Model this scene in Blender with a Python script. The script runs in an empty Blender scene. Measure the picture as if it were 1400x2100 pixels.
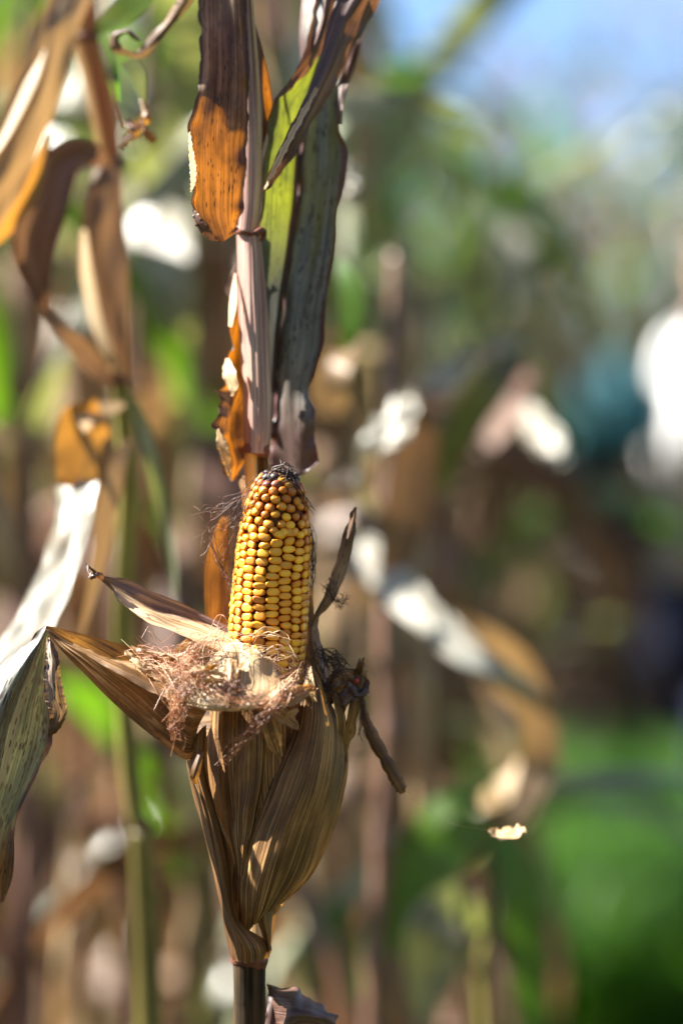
import bpy, math, random
import numpy as np
from mathutils import Vector, Matrix

# ------------------------------------------------------------------ camera, sky, sun, exposure
SC = bpy.context.scene
COL = SC.collection
CAM_D, CAM_Z, LENS = 1.5, 1.15, 85.0
PX = 36.0 / LENS * CAM_D / 2100.0          # metres per photograph pixel in the focus plane

cam = bpy.data.cameras.new('camera')
cam.sensor_fit = 'VERTICAL'; cam.sensor_height = 36.0; cam.sensor_width = 24.0
cam.lens = LENS; cam.clip_start = 0.05; cam.clip_end = 2000
cam.dof.use_dof = True; cam.dof.focus_distance = 1.482; cam.dof.aperture_fstop = 1.65
cam.dof.aperture_blades = 0
cam_o = bpy.data.objects.new('camera', cam); COL.objects.link(cam_o)
cam_o.location = (0, -CAM_D, CAM_Z); cam_o.rotation_euler = (math.pi / 2, 0, 0)
SC.camera = cam_o

SUN_EL = math.radians(43); SUN_PHI = math.radians(99)   # phi: 90 = due left of the view, 180 = straight ahead
SDIR = Vector((-math.sin(SUN_PHI) * math.cos(SUN_EL), -math.cos(SUN_PHI) * math.cos(SUN_EL), math.sin(SUN_EL)))
sun = bpy.data.lights.new('sun', 'SUN'); sun.energy = 5.0; sun.angle = math.radians(0.53); sun.color = (1.0, 0.95, 0.87)
sun_o = bpy.data.objects.new('sun', sun); COL.objects.link(sun_o)
sun_o.rotation_euler = SDIR.to_track_quat('Z', 'Y').to_euler(); sun_o.location = (-4, 2, 6)

world = bpy.data.worlds.new('World'); SC.world = world; world.use_nodes = True
wt = world.node_tree; wn = wt.nodes; wn.clear()
sky = wn.new('ShaderNodeTexSky'); sky.sky_type = 'NISHITA'; sky.sun_disc = False
sky.sun_elevation = SUN_EL; sky.sun_rotation = math.atan2(SDIR.x, SDIR.y)
sky.air_density = 0.75; sky.dust_density = 0.0; sky.ozone_density = 4.0
tc = wn.new('ShaderNodeTexCoord'); mp = wn.new('ShaderNodeMapping'); mp.inputs['Scale'].default_value = (2.2, 2.2, 5.0)
mp.inputs['Rotation'].default_value = (0.3, 0.5, 0.2)
nz = wn.new('ShaderNodeTexNoise'); nz.inputs['Scale'].default_value = 1.6; nz.inputs['Detail'].default_value = 5
cr_ = wn.new('ShaderNodeValToRGB'); cr_.color_ramp.elements[0].position = 0.5; cr_.color_ramp.elements[1].position = 0.8
mx = wn.new('ShaderNodeMix'); mx.data_type = 'RGBA'
bg = wn.new('ShaderNodeBackground'); bg.inputs['Strength'].default_value = 0.05
ow = wn.new('ShaderNodeOutputWorld')
wt.links.new(tc.outputs['Generated'], mp.inputs['Vector']); wt.links.new(mp.outputs['Vector'], nz.inputs['Vector'])
wt.links.new(nz.outputs['Fac'], cr_.inputs['Fac'])
wt.links.new(cr_.outputs['Color'], mx.inputs['Factor'])
wt.links.new(sky.outputs['Color'], mx.inputs['A']); mx.inputs['B'].default_value = (3.2, 3.6, 4.3, 1)
wt.links.new(mx.outputs['Result'], bg.inputs['Color']); wt.links.new(bg.outputs['Background'], ow.inputs['Surface'])

SC.view_settings.view_transform = 'Standard'; SC.view_settings.look = 'None'
SC.view_settings.exposure = 2.45; SC.view_settings.gamma = 1.0; SC.view_settings.use_curve_mapping = False
SC.render.engine = 'CYCLES'
SC.cycles.max_bounces = 8; SC.cycles.diffuse_bounces = 3; SC.cycles.transmission_bounces = 6; SC.cycles.transparent_max_bounces = 6
SC.cycles.sample_clamp_indirect = 0.8; SC.cycles.sample_clamp_direct = 1.2
SC.cycles.use_denoising = True

# ------------------------------------------------------------------ helpers
rng = np.random.default_rng(7)
random.seed(7)


def W(p):
    """photograph pixel + distance behind the focus plane in cm -> a point of the place (array of any leading shape)"""
    p = np.asarray(p, float)
    d = p[..., 2] / 100.0
    k = (CAM_D + d) / CAM_D * PX
    return np.stack([(p[..., 0] - 700) * k, d, CAM_Z + (1050 - p[..., 1]) * k], -1)


def resample(P, n):
    """Catmull-Rom along axis 0"""
    P = np.asarray(P, float); k = len(P)
    if k == 2:
        t = np.linspace(0, 1, n).reshape((-1,) + (1,) * (P.ndim - 1)); return P[0] * (1 - t) + P[1] * t
    Q = np.concatenate([[2 * P[0] - P[1]], P, [2 * P[-1] - P[-2]]])
    s = np.linspace(0, k - 1, n); i = np.minimum(s.astype(int), k - 2); t = (s - i).reshape((-1,) + (1,) * (P.ndim - 1))
    a, b, c, d = Q[i], Q[i + 1], Q[i + 2], Q[i + 3]
    return 0.5 * (2 * b + (c - a) * t + (2 * a - 5 * b + 4 * c - d) * t ** 2 + (3 * b - a - 3 * c + d) * t ** 3)


def smooth_noise(n, m, cu, cv, seed):
    """smooth 2-D noise on an n x m grid with about cu x cv cells"""
    r = np.random.default_rng(seed)
    g = r.normal(size=(max(int(cu), 2) + 2, max(int(cv), 2) + 2))
    return resample(np.swapaxes(resample(g, n), 0, 1), m).swapaxes(0, 1)


def link(name, mesh, parent=None, mat=None):
    o = bpy.data.objects.new(name, mesh); COL.objects.link(o)
    if mat is not None and not mesh.materials:
        mesh.materials.append(mat)
    if parent is not None:
        o.parent = parent
    return o


def tag(o, label=None, cat=None, group=None, kind=None):
    for k, v in (('label', label), ('category', cat), ('group', group), ('kind', kind)):
        if v: o[k] = v
    return o


def empty(name, loc, label, cat, group=None):
    o = bpy.data.objects.new(name, None); COL.objects.link(o); o.location = loc; o.empty_display_size = 0.1
    return tag(o, label, cat, group)


def grid_mesh(name, V, origin=(0, 0, 0), smooth=True, closed=False):
    """V (rows along, columns across, 3) -> mesh with UV in metres and attributes edge / along"""
    n, m = V.shape[:2]
    me = bpy.data.meshes.new(name)
    idx = np.arange(n * m).reshape(n, m)
    F = np.stack([idx[:-1, :-1], idx[:-1, 1:], idx[1:, 1:], idx[1:, :-1]], -1).reshape(-1, 4)
    me.from_pydata((V.reshape(-1, 3) - np.asarray(origin)).tolist(), [], F.tolist())
    du = np.concatenate([np.zeros((n, 1)), np.cumsum(np.linalg.norm(np.diff(V, axis=1), axis=-1), 1)], 1)
    du = du - du[:, m // 2:m // 2 + 1]
    # fibres converge towards the tip: keep a constant fibre count across the blade
    wmax = (du[:, -1] - du[:, 0]).max()
    uu = np.repeat(np.linspace(-0.5, 0.5, m)[None] * wmax, n, 0) * 0.6 + du * 0.4
    mid = V[:, m // 2]
    dv = np.concatenate([[0], np.cumsum(np.linalg.norm(np.diff(mid, axis=0), axis=-1))])
    vv = np.repeat(dv[:, None], m, 1)
    uvl = me.uv_layers.new(name='UVMap')
    li = F.reshape(-1)
    uvl.data.foreach_set('uv', np.stack([uu.reshape(-1)[li], vv.reshape(-1)[li]], -1).reshape(-1))
    e = np.repeat(np.abs(np.linspace(-1, 1, m))[None], n, 0)
    t = np.repeat(np.linspace(0, 1, n)[:, None], m, 1)
    s = np.repeat(np.linspace(-1, 1, m)[None], n, 0)
    for nm, a in (('edge', e), ('along', t), ('side', s)):
        at = me.attributes.new(nm, 'FLOAT', 'POINT'); at.data.foreach_set('value', a.reshape(-1))
    if smooth: me.polygons.foreach_set('use_smooth', [True] * len(me.polygons))
    me.update()
    return me


def grid_normals(V):
    a = np.gradient(V, axis=0); b = np.gradient(V, axis=1)
    N = np.cross(a, b); return N / (np.linalg.norm(N, axis=-1, keepdims=True) + 1e-12)


def patch(name, rows, parent, mat, nu=28, nv=60, ruffle=0.0, rf=14, lump=0.0, ribs=0.0, nribs=14, seed=1, ragged=0.0, lc=(4, 8)):
    """a leaf or husk skinned through rows of (pixel x, pixel y, depth cm); all amplitudes in cm"""
    R = np.asarray(rows, float)
    G = resample(R, nv)
    G = np.swapaxes(resample(np.swapaxes(G, 0, 1), nu), 0, 1)
    V = W(G)
    N = grid_normals(V)
    s = np.linspace(-1, 1, nu)[None]; t = np.linspace(0, 1, nv)[:, None]
    r = np.random.default_rng(seed)
    D = np.zeros((nv, nu))
    if ruffle:
        ph = r.uniform(0, 6, 4)
        wl = np.sin(t * rf * 2 + ph[0] + 2 * np.sin(t * 5 + ph[1])) + 0.6 * np.sin(t * rf * 4.3 + ph[2])
        wr = np.sin(t * rf * 1.8 + ph[3] + 2 * np.sin(t * 4 + ph[2])) + 0.6 * np.sin(t * rf * 3.9 + ph[1])
        D = D + ruffle * np.where(s < 0, wl, wr) * np.abs(s) ** 2.5
    if lump: D = D + lump * smooth_noise(nv, nu, lc[1], lc[0], seed + 5)
    if ribs:
        g = r.normal(size=(5, int(nribs * 2.2) + 2)); g = 0.75 * g[:1] + 0.45 * g
        D = D + ribs * 0.75 * np.swapaxes(resample(np.swapaxes(resample(g, nv), 0, 1), nu), 0, 1)
    V = V + N * (D / 100.0)[..., None]
    if ragged:
        across = V[:, -1] - V[:, 0]; across /= np.linalg.norm(across, axis=-1, keepdims=True) + 1e-9
        for col, sg in ((0, -1), (nu - 1, 1)):
            n1 = resample(r.normal(size=(nv // 4, 1)), nv)[:, 0] + 0.5 * resample(r.normal(size=(nv // 9 + 2, 1)), nv)[:, 0] + 0.15 * r.normal(size=nv)
            n1 = np.minimum(n1, 0.8)
            V[:, col] += across * (sg * ragged / 100 * n1)[:, None]
    org = parent_origin(parent)
    return link(name, grid_mesh(name, V, org), parent, mat)


def parent_origin(p):
    if p is None: return np.zeros(3)
    q = p
    while q.parent is not None: q = q.parent
    return np.array(q.location)


def strip_rows(pts, tilt=0.0, fold=0.0, K=5, twist=None):
    """centre line (px, py, depth, half width px) -> rows for patch(); tilt: depth gain per unit half width (right side away);
    fold: depth of the middle behind the edges, as share of half width"""
    P = np.asarray(pts, float); n = len(P)
    T = np.gradient(P[:, :2], axis=0); T /= np.linalg.norm(T, axis=1, keepdims=True) + 1e-9
    perp = np.stack([-T[:, 1], T[:, 0]], 1)
    # tilt < 0: the face turned to the camera also faces the sun; tilt > 0: its back does
    sg = float(np.sign((perp @ np.array([-0.6, -0.77])).mean() or 1.0))
    tilt = -tilt * sg
    rows = []
    for i in range(n):
        tw = twist[i] if twist is not None else 0.0
        row = []
        for s in np.linspace(-1, 1, K):
            w = P[i, 3]
            c = math.cos(tw); sn = math.sin(tw)
            off = perp[i] * s * w * c
            dd = (s * (tilt * c + sn) * w + fold * (1 - abs(s)) * w) * PX * 100
            row.append((P[i, 0] + off[0], P[i, 1] + off[1], P[i, 2] + dd))
        rows.append(row)
    return rows


def strip(name, pts, parent, mat, tilt=0.0, fold=0.0, twist=None, **kw):
    return patch(name, strip_rows(pts, tilt, fold, 5, twist), parent, mat, **kw)


def tube_grid(P, R, seg=12, squash=1.0, ridges=0.0, nr=9):
    """P (n,3) world, R (n,) metres -> closed ring grid (n, seg+1, 3)"""
    P = np.asarray(P, float); R = np.asarray(R, float)
    T = np.gradient(P, axis=0); T /= np.linalg.norm(T, axis=1, keepdims=True) + 1e-12
    ref = np.array([0, 1.0, 0]) if abs(T[0][1]) < 0.9 else np.array([1.0, 0, 0])
    A = np.zeros_like(P); u = ref - T[0] * ref.dot(T[0]); u /= np.linalg.norm(u)
    for i in range(len(P)):
        u = u - T[i] * u.dot(T[i]); u /= np.linalg.norm(u) + 1e-12; A[i] = u
    B = np.cross(T, A)
    th = np.linspace(0, 2 * math.pi, seg + 1)
    rr = 1 + ridges * np.sin(th * nr)
    return P[:, None] + R[:, None, None] * rr[None, :, None] * (np.cos(th)[None, :, None] * A[:, None] + squash * np.sin(th)[None, :, None] * B[:, None])


def tube(name, P, R, parent, mat, seg=12, caps=True, **kw):
    G = tube_grid(P, R, seg, **kw)
    if caps:
        G = np.concatenate([np.repeat(G[:1].mean(1, keepdims=True), seg + 1, 1), G, np.repeat(G[-1:].mean(1, keepdims=True), seg + 1, 1)])
    return link(name, grid_mesh(name, G, parent_origin(parent)), parent, mat)


def strands_mesh(name, polys, radii, origin=(0, 0, 0)):
    """many thin three-sided threads in one mesh"""
    Vs, Fs, off = [], [], 0
    for P, r in zip(polys, radii):
        n = len(P)
        rr = np.full(n, r); rr[-1] *= 0.3; rr[0] *= 0.6
        G = tube_grid(P, rr, 3)[:, :3]
        Vs.append(G.reshape(-1, 3))
        i = np.arange(n - 1)[:, None] * 3; j = np.arange(3)[None]; jn = (j + 1) % 3
        Fs.append((np.stack([i + j, i + jn, i + 3 + jn, i + 3 + j], -1).reshape(-1, 4)) + off)
        off += n * 3
    me = bpy.data.meshes.new(name)
    me.from_pydata((np.concatenate(Vs) - np.asarray(origin)).tolist(), [], np.concatenate(Fs).tolist())
    me.polygons.foreach_set('use_smooth', [True] * len(me.polygons)); me.update()
    return me


# ------------------------------------------------------------------ materials
class NT:
    def __init__(s, name):
        s.m = bpy.data.materials.new(name); s.m.use_nodes = True
        s.t = s.m.node_tree; s.t.nodes.clear()
        s.out = s.t.nodes.new('ShaderNodeOutputMaterial')
    def n(s, typ, **kw):
        x = s.t.nodes.new('ShaderNode' + typ)
        for k, v in kw.items():
            if hasattr(x, k) and not k[0].isupper(): setattr(x, k, v)
        return x
    def l(s, a, b): s.t.links.new(a, b)
    def val(s, sock, v):
        if hasattr(v, 'is_linked') or hasattr(v, 'links'): s.l(v, sock)
        else: sock.default_value = v
    def math(s, op, a, b=0.0, clamp=False):
        x = s.n('Math'); x.operation = op; x.use_clamp = clamp
        s.val(x.inputs[0], a); s.val(x.inputs[1], b); return x.outputs[0]
    def mix(s, f, a, b, blend='MIX'):
        x = s.n('Mix'); x.data_type = 'RGBA'; x.blend_type = blend
        s.val(x.inputs['Factor'], f)
        s.val(x.inputs['A'], a if not isinstance(a, tuple) else (*a, 1)[:4]); s.val(x.inputs['B'], b if not isinstance(b, tuple) else (*b, 1)[:4])
        return x.outputs['Result']
    def ramp(s, f, stops):
        x = s.n('ValToRGB'); e = x.color_ramp.elements
        while len(e) < len(stops): e.new(0.5)
        for i, (p, c) in enumerate(stops):
            e[i].position = p; e[i].color = (*c, 1)[:4] if isinstance(c, tuple) else (c, c, c, 1)
        s.l(f, x.inputs['Fac']); return x.outputs['Color']
    def noise(s, vec, scale, detail=2.0, rough=0.55):
        x = s.n('TexNoise'); x.inputs['Scale'].default_value = scale; x.inputs['Detail'].default_value = detail
        x.inputs['Roughness'].default_value = rough
        s.l(vec, x.inputs['Vector']); return x.outputs['Fac']
    def attr(s, name):
        x = s.n('Attribute'); x.attribute_name = name; return x.outputs['Fac']


def leaf_mat(name, cols, trans_col, trans=0.35, spots=0.0, spot_col=(0.03, 0.018, 0.012), edge_col=None, edge_at=0.82, rough=0.5,
             fine=900.0, seed=0.0, bump=0.35, patchy=0.5, spec=0.4, var=0.0, midrib=None, side=None, tip=None, vein=0.5):
    """cols: dark, mid, light along-the-fibre streak colours"""
    t = NT(name)
    uv = t.n('UVMap'); uv.uv_map = 'UVMap'
    def mapped(su, sv, off):
        m = t.n('Mapping'); m.inputs['Scale'].default_value = (su, sv, 1); m.inputs['Location'].default_value = (seed * 3.7 + off, seed * 1.3 + off, seed)
        t.l(uv.outputs['UV'], m.inputs['Vector'])
        return m.outputs['Vector']
    fineN = t.noise(mapped(fine, 9, 0), 1.0, 3, 0.6)
    broad = t.noise(mapped(fine * 0.22, 7, 3.1), 1.0, 2)
    pat = t.noise(mapped(38, 22, 9.2), 1.0, 4, 0.6)
    wb = (1 - vein) * 0.6 + 0.1; wp = patchy * 0.6
    f = t.math('ADD', t.math('MULTIPLY', fineN, vein), t.math('ADD', t.math('MULTIPLY', broad, wb), t.math('MULTIPLY', pat, wp)))
    f = t.math('ADD', t.math('MULTIPLY', t.math('SUBTRACT', f, 0.5 * (vein + wb + wp)), 3.4), 0.5, True)
    col = t.ramp(f, [(0.08, cols[0]), (0.5, cols[1]), (0.92, cols[2])])
    tcol = t.mix(t.ramp(fineN, [(0.36, 0.0), (0.62, 1.0)]), tuple(0.30 * c for c in trans_col), trans_col)
    tcol = t.mix(t.ramp(pat, [(0.36, 0.0), (0.58, 1.0)]), t.mix(0.75, tcol, cols[0]), tcol)
    if side is not None:      # one side gets another colour, standing in for its shade
        sd = t.attr('side')
        fs = t.ramp(t.math('ADD', t.math('MULTIPLY', t.math('SUBTRACT', sd, side[3]), 0.5), t.math('MULTIPLY', pat, 0.9)), [(0.38, 1.0), (0.50, 0.0)])
        col = t.mix(fs, col, t.mix(f, side[0], side[1])); tcol = t.mix(fs, tcol, side[2])
    if tip is not None:
        al = t.math('ADD', t.attr('along'), t.math('MULTIPLY', pat, 0.35))
        ft = t.ramp(al, [(tip[0], 0.0), (tip[0] + 0.22, 1.0)])
        col = t.mix(ft, col, tip[1]); tcol = t.mix(ft, tcol, tuple(0.5 * c for c in tip[1]))
    if midrib is not None:
        e = t.attr('edge')
        fm = t.ramp(e, [(0.035, 1.0), (0.10, 0.0)])
        col = t.mix(fm, col, midrib); tcol = t.mix(fm, tcol, (0.02, 0.015, 0.01))
    if edge_col is not None:
        e = t.math('ADD', t.attr('edge'), t.math('MULTIPLY', t.math('SUBTRACT', pat, 0.5), 0.45))
        fe = t.ramp(e, [(edge_at, 0.0), (min(edge_at + 0.12, 1.0), 1.0)])
        col = t.mix(fe, col, edge_col); tcol = t.mix(fe, tcol, edge_col)
    if spots:
        v = t.n('TexVoronoi'); v.inputs['Scale'].default_value = 1.0; t.l(mapped(520, 120, 1.7), v.inputs['Vector'])
        big = t.noise(mapped(60, 40, 4.4), 1.0, 2)
        thr = t.math('MULTIPLY', big, 0.75 * spots)
        fs = t.ramp(t.math('SUBTRACT', thr, v.outputs['Distance']), [(0.0, 0.0), (0.12, 1.0)])
        n2 = t.noise(mapped(900, 420, 6.6), 1.0, 3, 0.7)
        fs2 = t.ramp(n2, [(0.66 - 0.06 * spots, 0.0), (0.76, 0.8)])
        fs = t.math('MAXIMUM', fs, fs2)
        col = t.mix(fs, col, spot_col); tcol = t.mix(fs, tcol, spot_col)
    if var:
        oi = t.n('ObjectInfo')
        hs = t.n('HueSaturation')
        t.l(t.math('ADD', t.math('MULTIPLY', oi.outputs['Random'], var * 0.12), 0.5 - var * 0.06), hs.inputs['Hue'])
        t.l(t.math('ADD', t.math('MULTIPLY', oi.outputs['Random'], var * 0.8), 1 - var * 0.4), hs.inputs['Value'])
        t.l(col, hs.inputs['Color']); col = hs.outputs['Color']
    bs = t.n('BsdfPrincipled'); t.l(col, bs.inputs['Base Color'])
    bs.inputs['Specular IOR Level'].default_value = spec
    t.l(t.math('ADD', t.math('MULTIPLY', fineN, 0.25), rough - 0.12), bs.inputs['Roughness'])
    tr = t.n('BsdfTranslucent'); t.l(tcol, tr.inputs['Color'])
    if bump:
        b = t.n('Bump'); b.inputs['Strength'].default_value = bump; b.inputs['Distance'].default_value = 0.0012
        t.l(t.math('ADD', t.math('MULTIPLY', fineN, 0.5), broad), b.inputs['Height'])
        t.l(b.outputs['Normal'], bs.inputs['Normal'])
    ms = t.n('MixShader'); ms.inputs['Fac'].default_value = trans
    t.l(bs.outputs['BSDF'], ms.inputs[1]); t.l(tr.outputs['BSDF'], ms.inputs[2]); t.l(ms.outputs['Shader'], t.out.inputs['Surface'])
    return t.m


def field_mat(name, cols, trans_col, trans, rough=0.42, seed=0.0, var=0.6, spec=0.6):
    """plain streaked leaf for plants that are always far out of focus"""
    t = NT(name); uv = t.n('UVMap'); uv.uv_map = 'UVMap'
    m = t.n('Mapping'); m.inputs['Scale'].default_value = (90, 7, 1); m.inputs['Location'].default_value = (seed, seed * 2, seed); t.l(uv.outputs['UV'], m.inputs['Vector'])
    n = t.noise(m.outputs['Vector'], 1.0, 2)
    col = t.ramp(n, [(0.28, cols[0]), (0.5, cols[1]), (0.74, cols[2])])
    oi = t.n('ObjectInfo'); hs = t.n('HueSaturation')
    t.l(t.math('ADD', t.math('MULTIPLY', oi.outputs['Random'], var * 0.10), 0.5 - var * 0.05), hs.inputs['Hue'])
    t.l(t.math('ADD', t.math('MULTIPLY', oi.outputs['Random'], var * 0.9), 1 - var * 0.45), hs.inputs['Value'])
    t.l(col, hs.inputs['Color'])
    bs = t.n('BsdfPrincipled'); t.l(hs.outputs['Color'], bs.inputs['Base Color']); bs.inputs['Roughness'].default_value = rough; bs.inputs['Specular IOR Level'].default_value = spec
    tr = t.n('BsdfTranslucent'); tr.inputs['Color'].default_value = (*trans_col, 1)
    ms = t.n('MixShader'); ms.inputs['Fac'].default_value = trans
    t.l(bs.outputs['BSDF'], ms.inputs[1]); t.l(tr.outputs['BSDF'], ms.inputs[2]); t.l(ms.outputs['Shader'], t.out.inputs['Surface'])
    return t.m


def plain_mat(name, col, rough=0.6, col2=None, scale=60.0, spec=0.4, bump=0.0, sss=0.0):
    t = NT(name); tcn = t.n('TexCoord'); b = t.n('BsdfPrincipled')
    nn = t.noise(tcn.outputs['Object'], scale, 4)
    c = t.mix(t.ramp(nn, [(0.35, 0.0), (0.65, 1.0)]), col, col2 or tuple(0.7 * x for x in col))
    t.l(c, b.inputs['Base Color']); b.inputs['Roughness'].default_value = rough; b.inputs['Specular IOR Level'].default_value = spec
    if bump:
        bp = t.n('Bump'); bp.inputs['Strength'].default_value = bump; bp.inputs['Distance'].default_value = 0.002
        t.l(nn, bp.inputs['Height']); t.l(bp.outputs['Normal'], b.inputs['Normal'])
    if sss:
        b.inputs['Subsurface Weight'].default_value = sss; b.inputs['Subsurface Radius'].default_value = (0.004, 0.002, 0.0008); b.inputs['Subsurface Scale'].default_value = 1.0
    t.l(b.outputs['BSDF'], t.out.inputs['Surface'])
    return t.m


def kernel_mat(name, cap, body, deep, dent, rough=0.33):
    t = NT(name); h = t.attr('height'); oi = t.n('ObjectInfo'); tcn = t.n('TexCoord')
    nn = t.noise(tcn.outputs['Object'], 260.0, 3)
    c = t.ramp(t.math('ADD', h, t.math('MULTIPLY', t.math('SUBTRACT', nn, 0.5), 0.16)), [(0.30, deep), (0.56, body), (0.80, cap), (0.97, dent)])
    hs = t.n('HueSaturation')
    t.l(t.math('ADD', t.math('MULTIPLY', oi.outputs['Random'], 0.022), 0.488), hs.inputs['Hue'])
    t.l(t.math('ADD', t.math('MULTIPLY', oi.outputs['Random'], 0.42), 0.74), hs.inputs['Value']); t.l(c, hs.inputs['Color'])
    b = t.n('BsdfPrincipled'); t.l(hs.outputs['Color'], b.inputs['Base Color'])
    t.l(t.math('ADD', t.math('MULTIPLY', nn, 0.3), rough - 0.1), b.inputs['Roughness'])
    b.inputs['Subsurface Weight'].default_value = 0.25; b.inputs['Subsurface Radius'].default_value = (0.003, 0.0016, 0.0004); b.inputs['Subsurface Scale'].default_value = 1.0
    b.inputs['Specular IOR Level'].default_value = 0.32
    bp = t.n('Bump'); bp.inputs['Strength'].default_value = 0.15; bp.inputs['Distance'].default_value = 0.001
    t.l(nn, bp.inputs['Height']); t.l(bp.outputs['Normal'], b.inputs['Normal'])
    t.l(b.outputs['BSDF'], t.out.inputs['Surface']); return t.m


M = {}
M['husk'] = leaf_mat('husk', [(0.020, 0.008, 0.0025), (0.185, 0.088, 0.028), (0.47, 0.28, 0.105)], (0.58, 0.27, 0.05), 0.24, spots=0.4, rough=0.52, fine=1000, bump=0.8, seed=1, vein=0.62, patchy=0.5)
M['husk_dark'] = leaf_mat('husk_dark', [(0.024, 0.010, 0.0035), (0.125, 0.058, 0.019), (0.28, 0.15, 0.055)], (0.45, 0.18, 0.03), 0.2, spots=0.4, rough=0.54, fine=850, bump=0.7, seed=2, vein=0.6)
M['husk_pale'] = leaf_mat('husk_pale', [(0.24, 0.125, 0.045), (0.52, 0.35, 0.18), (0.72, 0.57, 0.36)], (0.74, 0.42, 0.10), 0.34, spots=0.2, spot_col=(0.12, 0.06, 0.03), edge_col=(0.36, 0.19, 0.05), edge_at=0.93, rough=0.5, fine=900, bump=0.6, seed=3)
M['husk_purple'] = leaf_mat('husk_purple', [(0.05, 0.028, 0.022), (0.19, 0.12, 0.09), (0.42, 0.31, 0.21)], (0.60, 0.33, 0.10), 0.25, spots=0.75, spot_col=(0.03, 0.016, 0.014), edge_col=(0.20, 0.09, 0.03), edge_at=0.92, rough=0.5, fine=900, bump=0.6, seed=4, tip=(0.82, (0.10, 0.05, 0.022)))
M['husk_lit_shade'] = leaf_mat('husk_lit_shade', [(0.18, 0.09, 0.035), (0.52, 0.36, 0.20), (0.74, 0.60, 0.40)], (0.62, 0.34, 0.09), 0.22, spots=0.5, spot_col=(0.05, 0.026, 0.018), edge_col=(0.20, 0.09, 0.03), edge_at=0.95, rough=0.5, fine=900, bump=0.6, seed=24,  # pale sunlit floor and purple shaded wall put into the colour
                          tip=(0.66, (0.20, 0.105, 0.05)), side=((0.06, 0.036, 0.036), (0.25, 0.175, 0.16), (0.2, 0.1, 0.04), 0.05))
M['bract'] = leaf_mat('bract', [(0.045, 0.02, 0.007), (0.18, 0.092, 0.032), (0.40, 0.24, 0.10)], (0.72, 0.31, 0.045), 0.28, spots=0.55, spot_col=(0.03, 0.015, 0.008), edge_col=(0.14, 0.06, 0.018), edge_at=0.93, rough=0.5, fine=800, bump=0.6, seed=5, vein=0.58)
M['leaf_orange'] = leaf_mat('leaf_orange', [(0.03, 0.014, 0.008), (0.12, 0.068, 0.038), (0.27, 0.185, 0.115)], (0.68, 0.21, 0.009), 0.31, spots=0.62, spot_col=(0.016, 0.008, 0.005), edge_col=(0.07, 0.03, 0.014), edge_at=0.80, rough=0.5, fine=700, bump=0.6, seed=6, vein=0.62, patchy=0.9)
M['leaf_grey'] = leaf_mat('leaf_grey', [(0.035, 0.034, 0.025), (0.105, 0.107, 0.080), (0.24, 0.24, 0.185)], (0.18, 0.17, 0.06), 0.14, spots=1.0, spot_col=(0.035, 0.017, 0.013), edge_col=(0.10, 0.04, 0.028), edge_at=0.80, rough=0.42, fine=650, bump=0.4, seed=7, spec=0.5,
                          midrib=(0.34, 0.30, 0.20), tip=(0.82, (0.16, 0.07, 0.02)), vein=0.45)
M['leaf_slate'] = leaf_mat('leaf_slate', [(0.055, 0.052, 0.040), (0.15, 0.148, 0.118), (0.28, 0.275, 0.225)], (0.13, 0.12, 0.04), 0.12, spots=0.85, spot_col=(0.035, 0.017, 0.013), edge_col=(0.11, 0.042, 0.036), edge_at=0.72, rough=0.40, fine=650, bump=0.4, seed=27, spec=0.5,
                          tip=(0.80, (0.085, 0.052, 0.044)), vein=0.45)
M['leaf_lime'] = leaf_mat('leaf_lime', [(0.05, 0.06, 0.02), (0.12, 0.14, 0.045), (0.22, 0.235, 0.10)], (0.40, 0.44, 0.025), 0.34, spots=0.7, spot_col=(0.06, 0.03, 0.012), patchy=0.95, edge_col=(0.16, 0.07, 0.02), edge_at=0.84, rough=0.42, fine=650, bump=0.4, seed=8, spec=0.5, tip=(0.72, (0.10, 0.105, 0.085)))
M['leaf_brown'] = leaf_mat('leaf_brown', [(0.022, 0.010, 0.008), (0.075, 0.038, 0.028), (0.19, 0.11, 0.08)], (0.35, 0.13, 0.04), 0.18, spots=0.35, rough=0.42, fine=700, bump=0.7, seed=9, spec=0.5)
M['stem'] = leaf_mat('stem', [(0.085, 0.032, 0.034), (0.31, 0.175, 0.145), (0.56, 0.43, 0.32)], (0.4, 0.2, 0.1), 0.03, spots=0.15, rough=0.40, fine=1000, bump=0.7, seed=10, patchy=0.2, vein=0.75)
M['straw'] = leaf_mat('straw', [(0.30, 0.18, 0.07), (0.50, 0.34, 0.15), (0.62, 0.47, 0.26)], (0.6, 0.35, 0.1), 0.08, rough=0.45, fine=900, seed=11)
M['green_stem'] = leaf_mat('green_stem', [(0.014, 0.010, 0.005), (0.05, 0.032, 0.016), (0.11, 0.066, 0.034)], (0.2, 0.2, 0.05), 0.02, spots=0.2, rough=0.8, spec=0.15, fine=900, seed=12)
M['node'] = plain_mat('node', (0.17, 0.05, 0.025), 0.5, (0.07, 0.022, 0.014), 220, bump=0.4)
M['silk'] = plain_mat('silk', (0.50, 0.23, 0.105), 0.4, (0.17, 0.055, 0.022), 70)
M['silk_pale'] = plain_mat('silk_pale', (0.75, 0.54, 0.34), 0.4, (0.50, 0.28, 0.15), 90)
M['silk_dark'] = plain_mat('silk_dark', (0.055, 0.022, 0.014), 0.5, (0.018, 0.010, 0.009), 120)
M['silk_brown'] = plain_mat('silk_brown', (0.16, 0.065, 0.035), 0.5, (0.07, 0.03, 0.02), 120)
M['cob'] = plain_mat('cob', (0.16, 0.055, 0.018), 0.8, (0.08, 0.03, 0.012), 300, bump=0.5)
M['k_yellow'] = kernel_mat('kernel_yellow', (0.80, 0.31, 0.009), (0.62, 0.17, 0.005), (0.20, 0.036, 0.003), (0.84, 0.44, 0.055))
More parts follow.
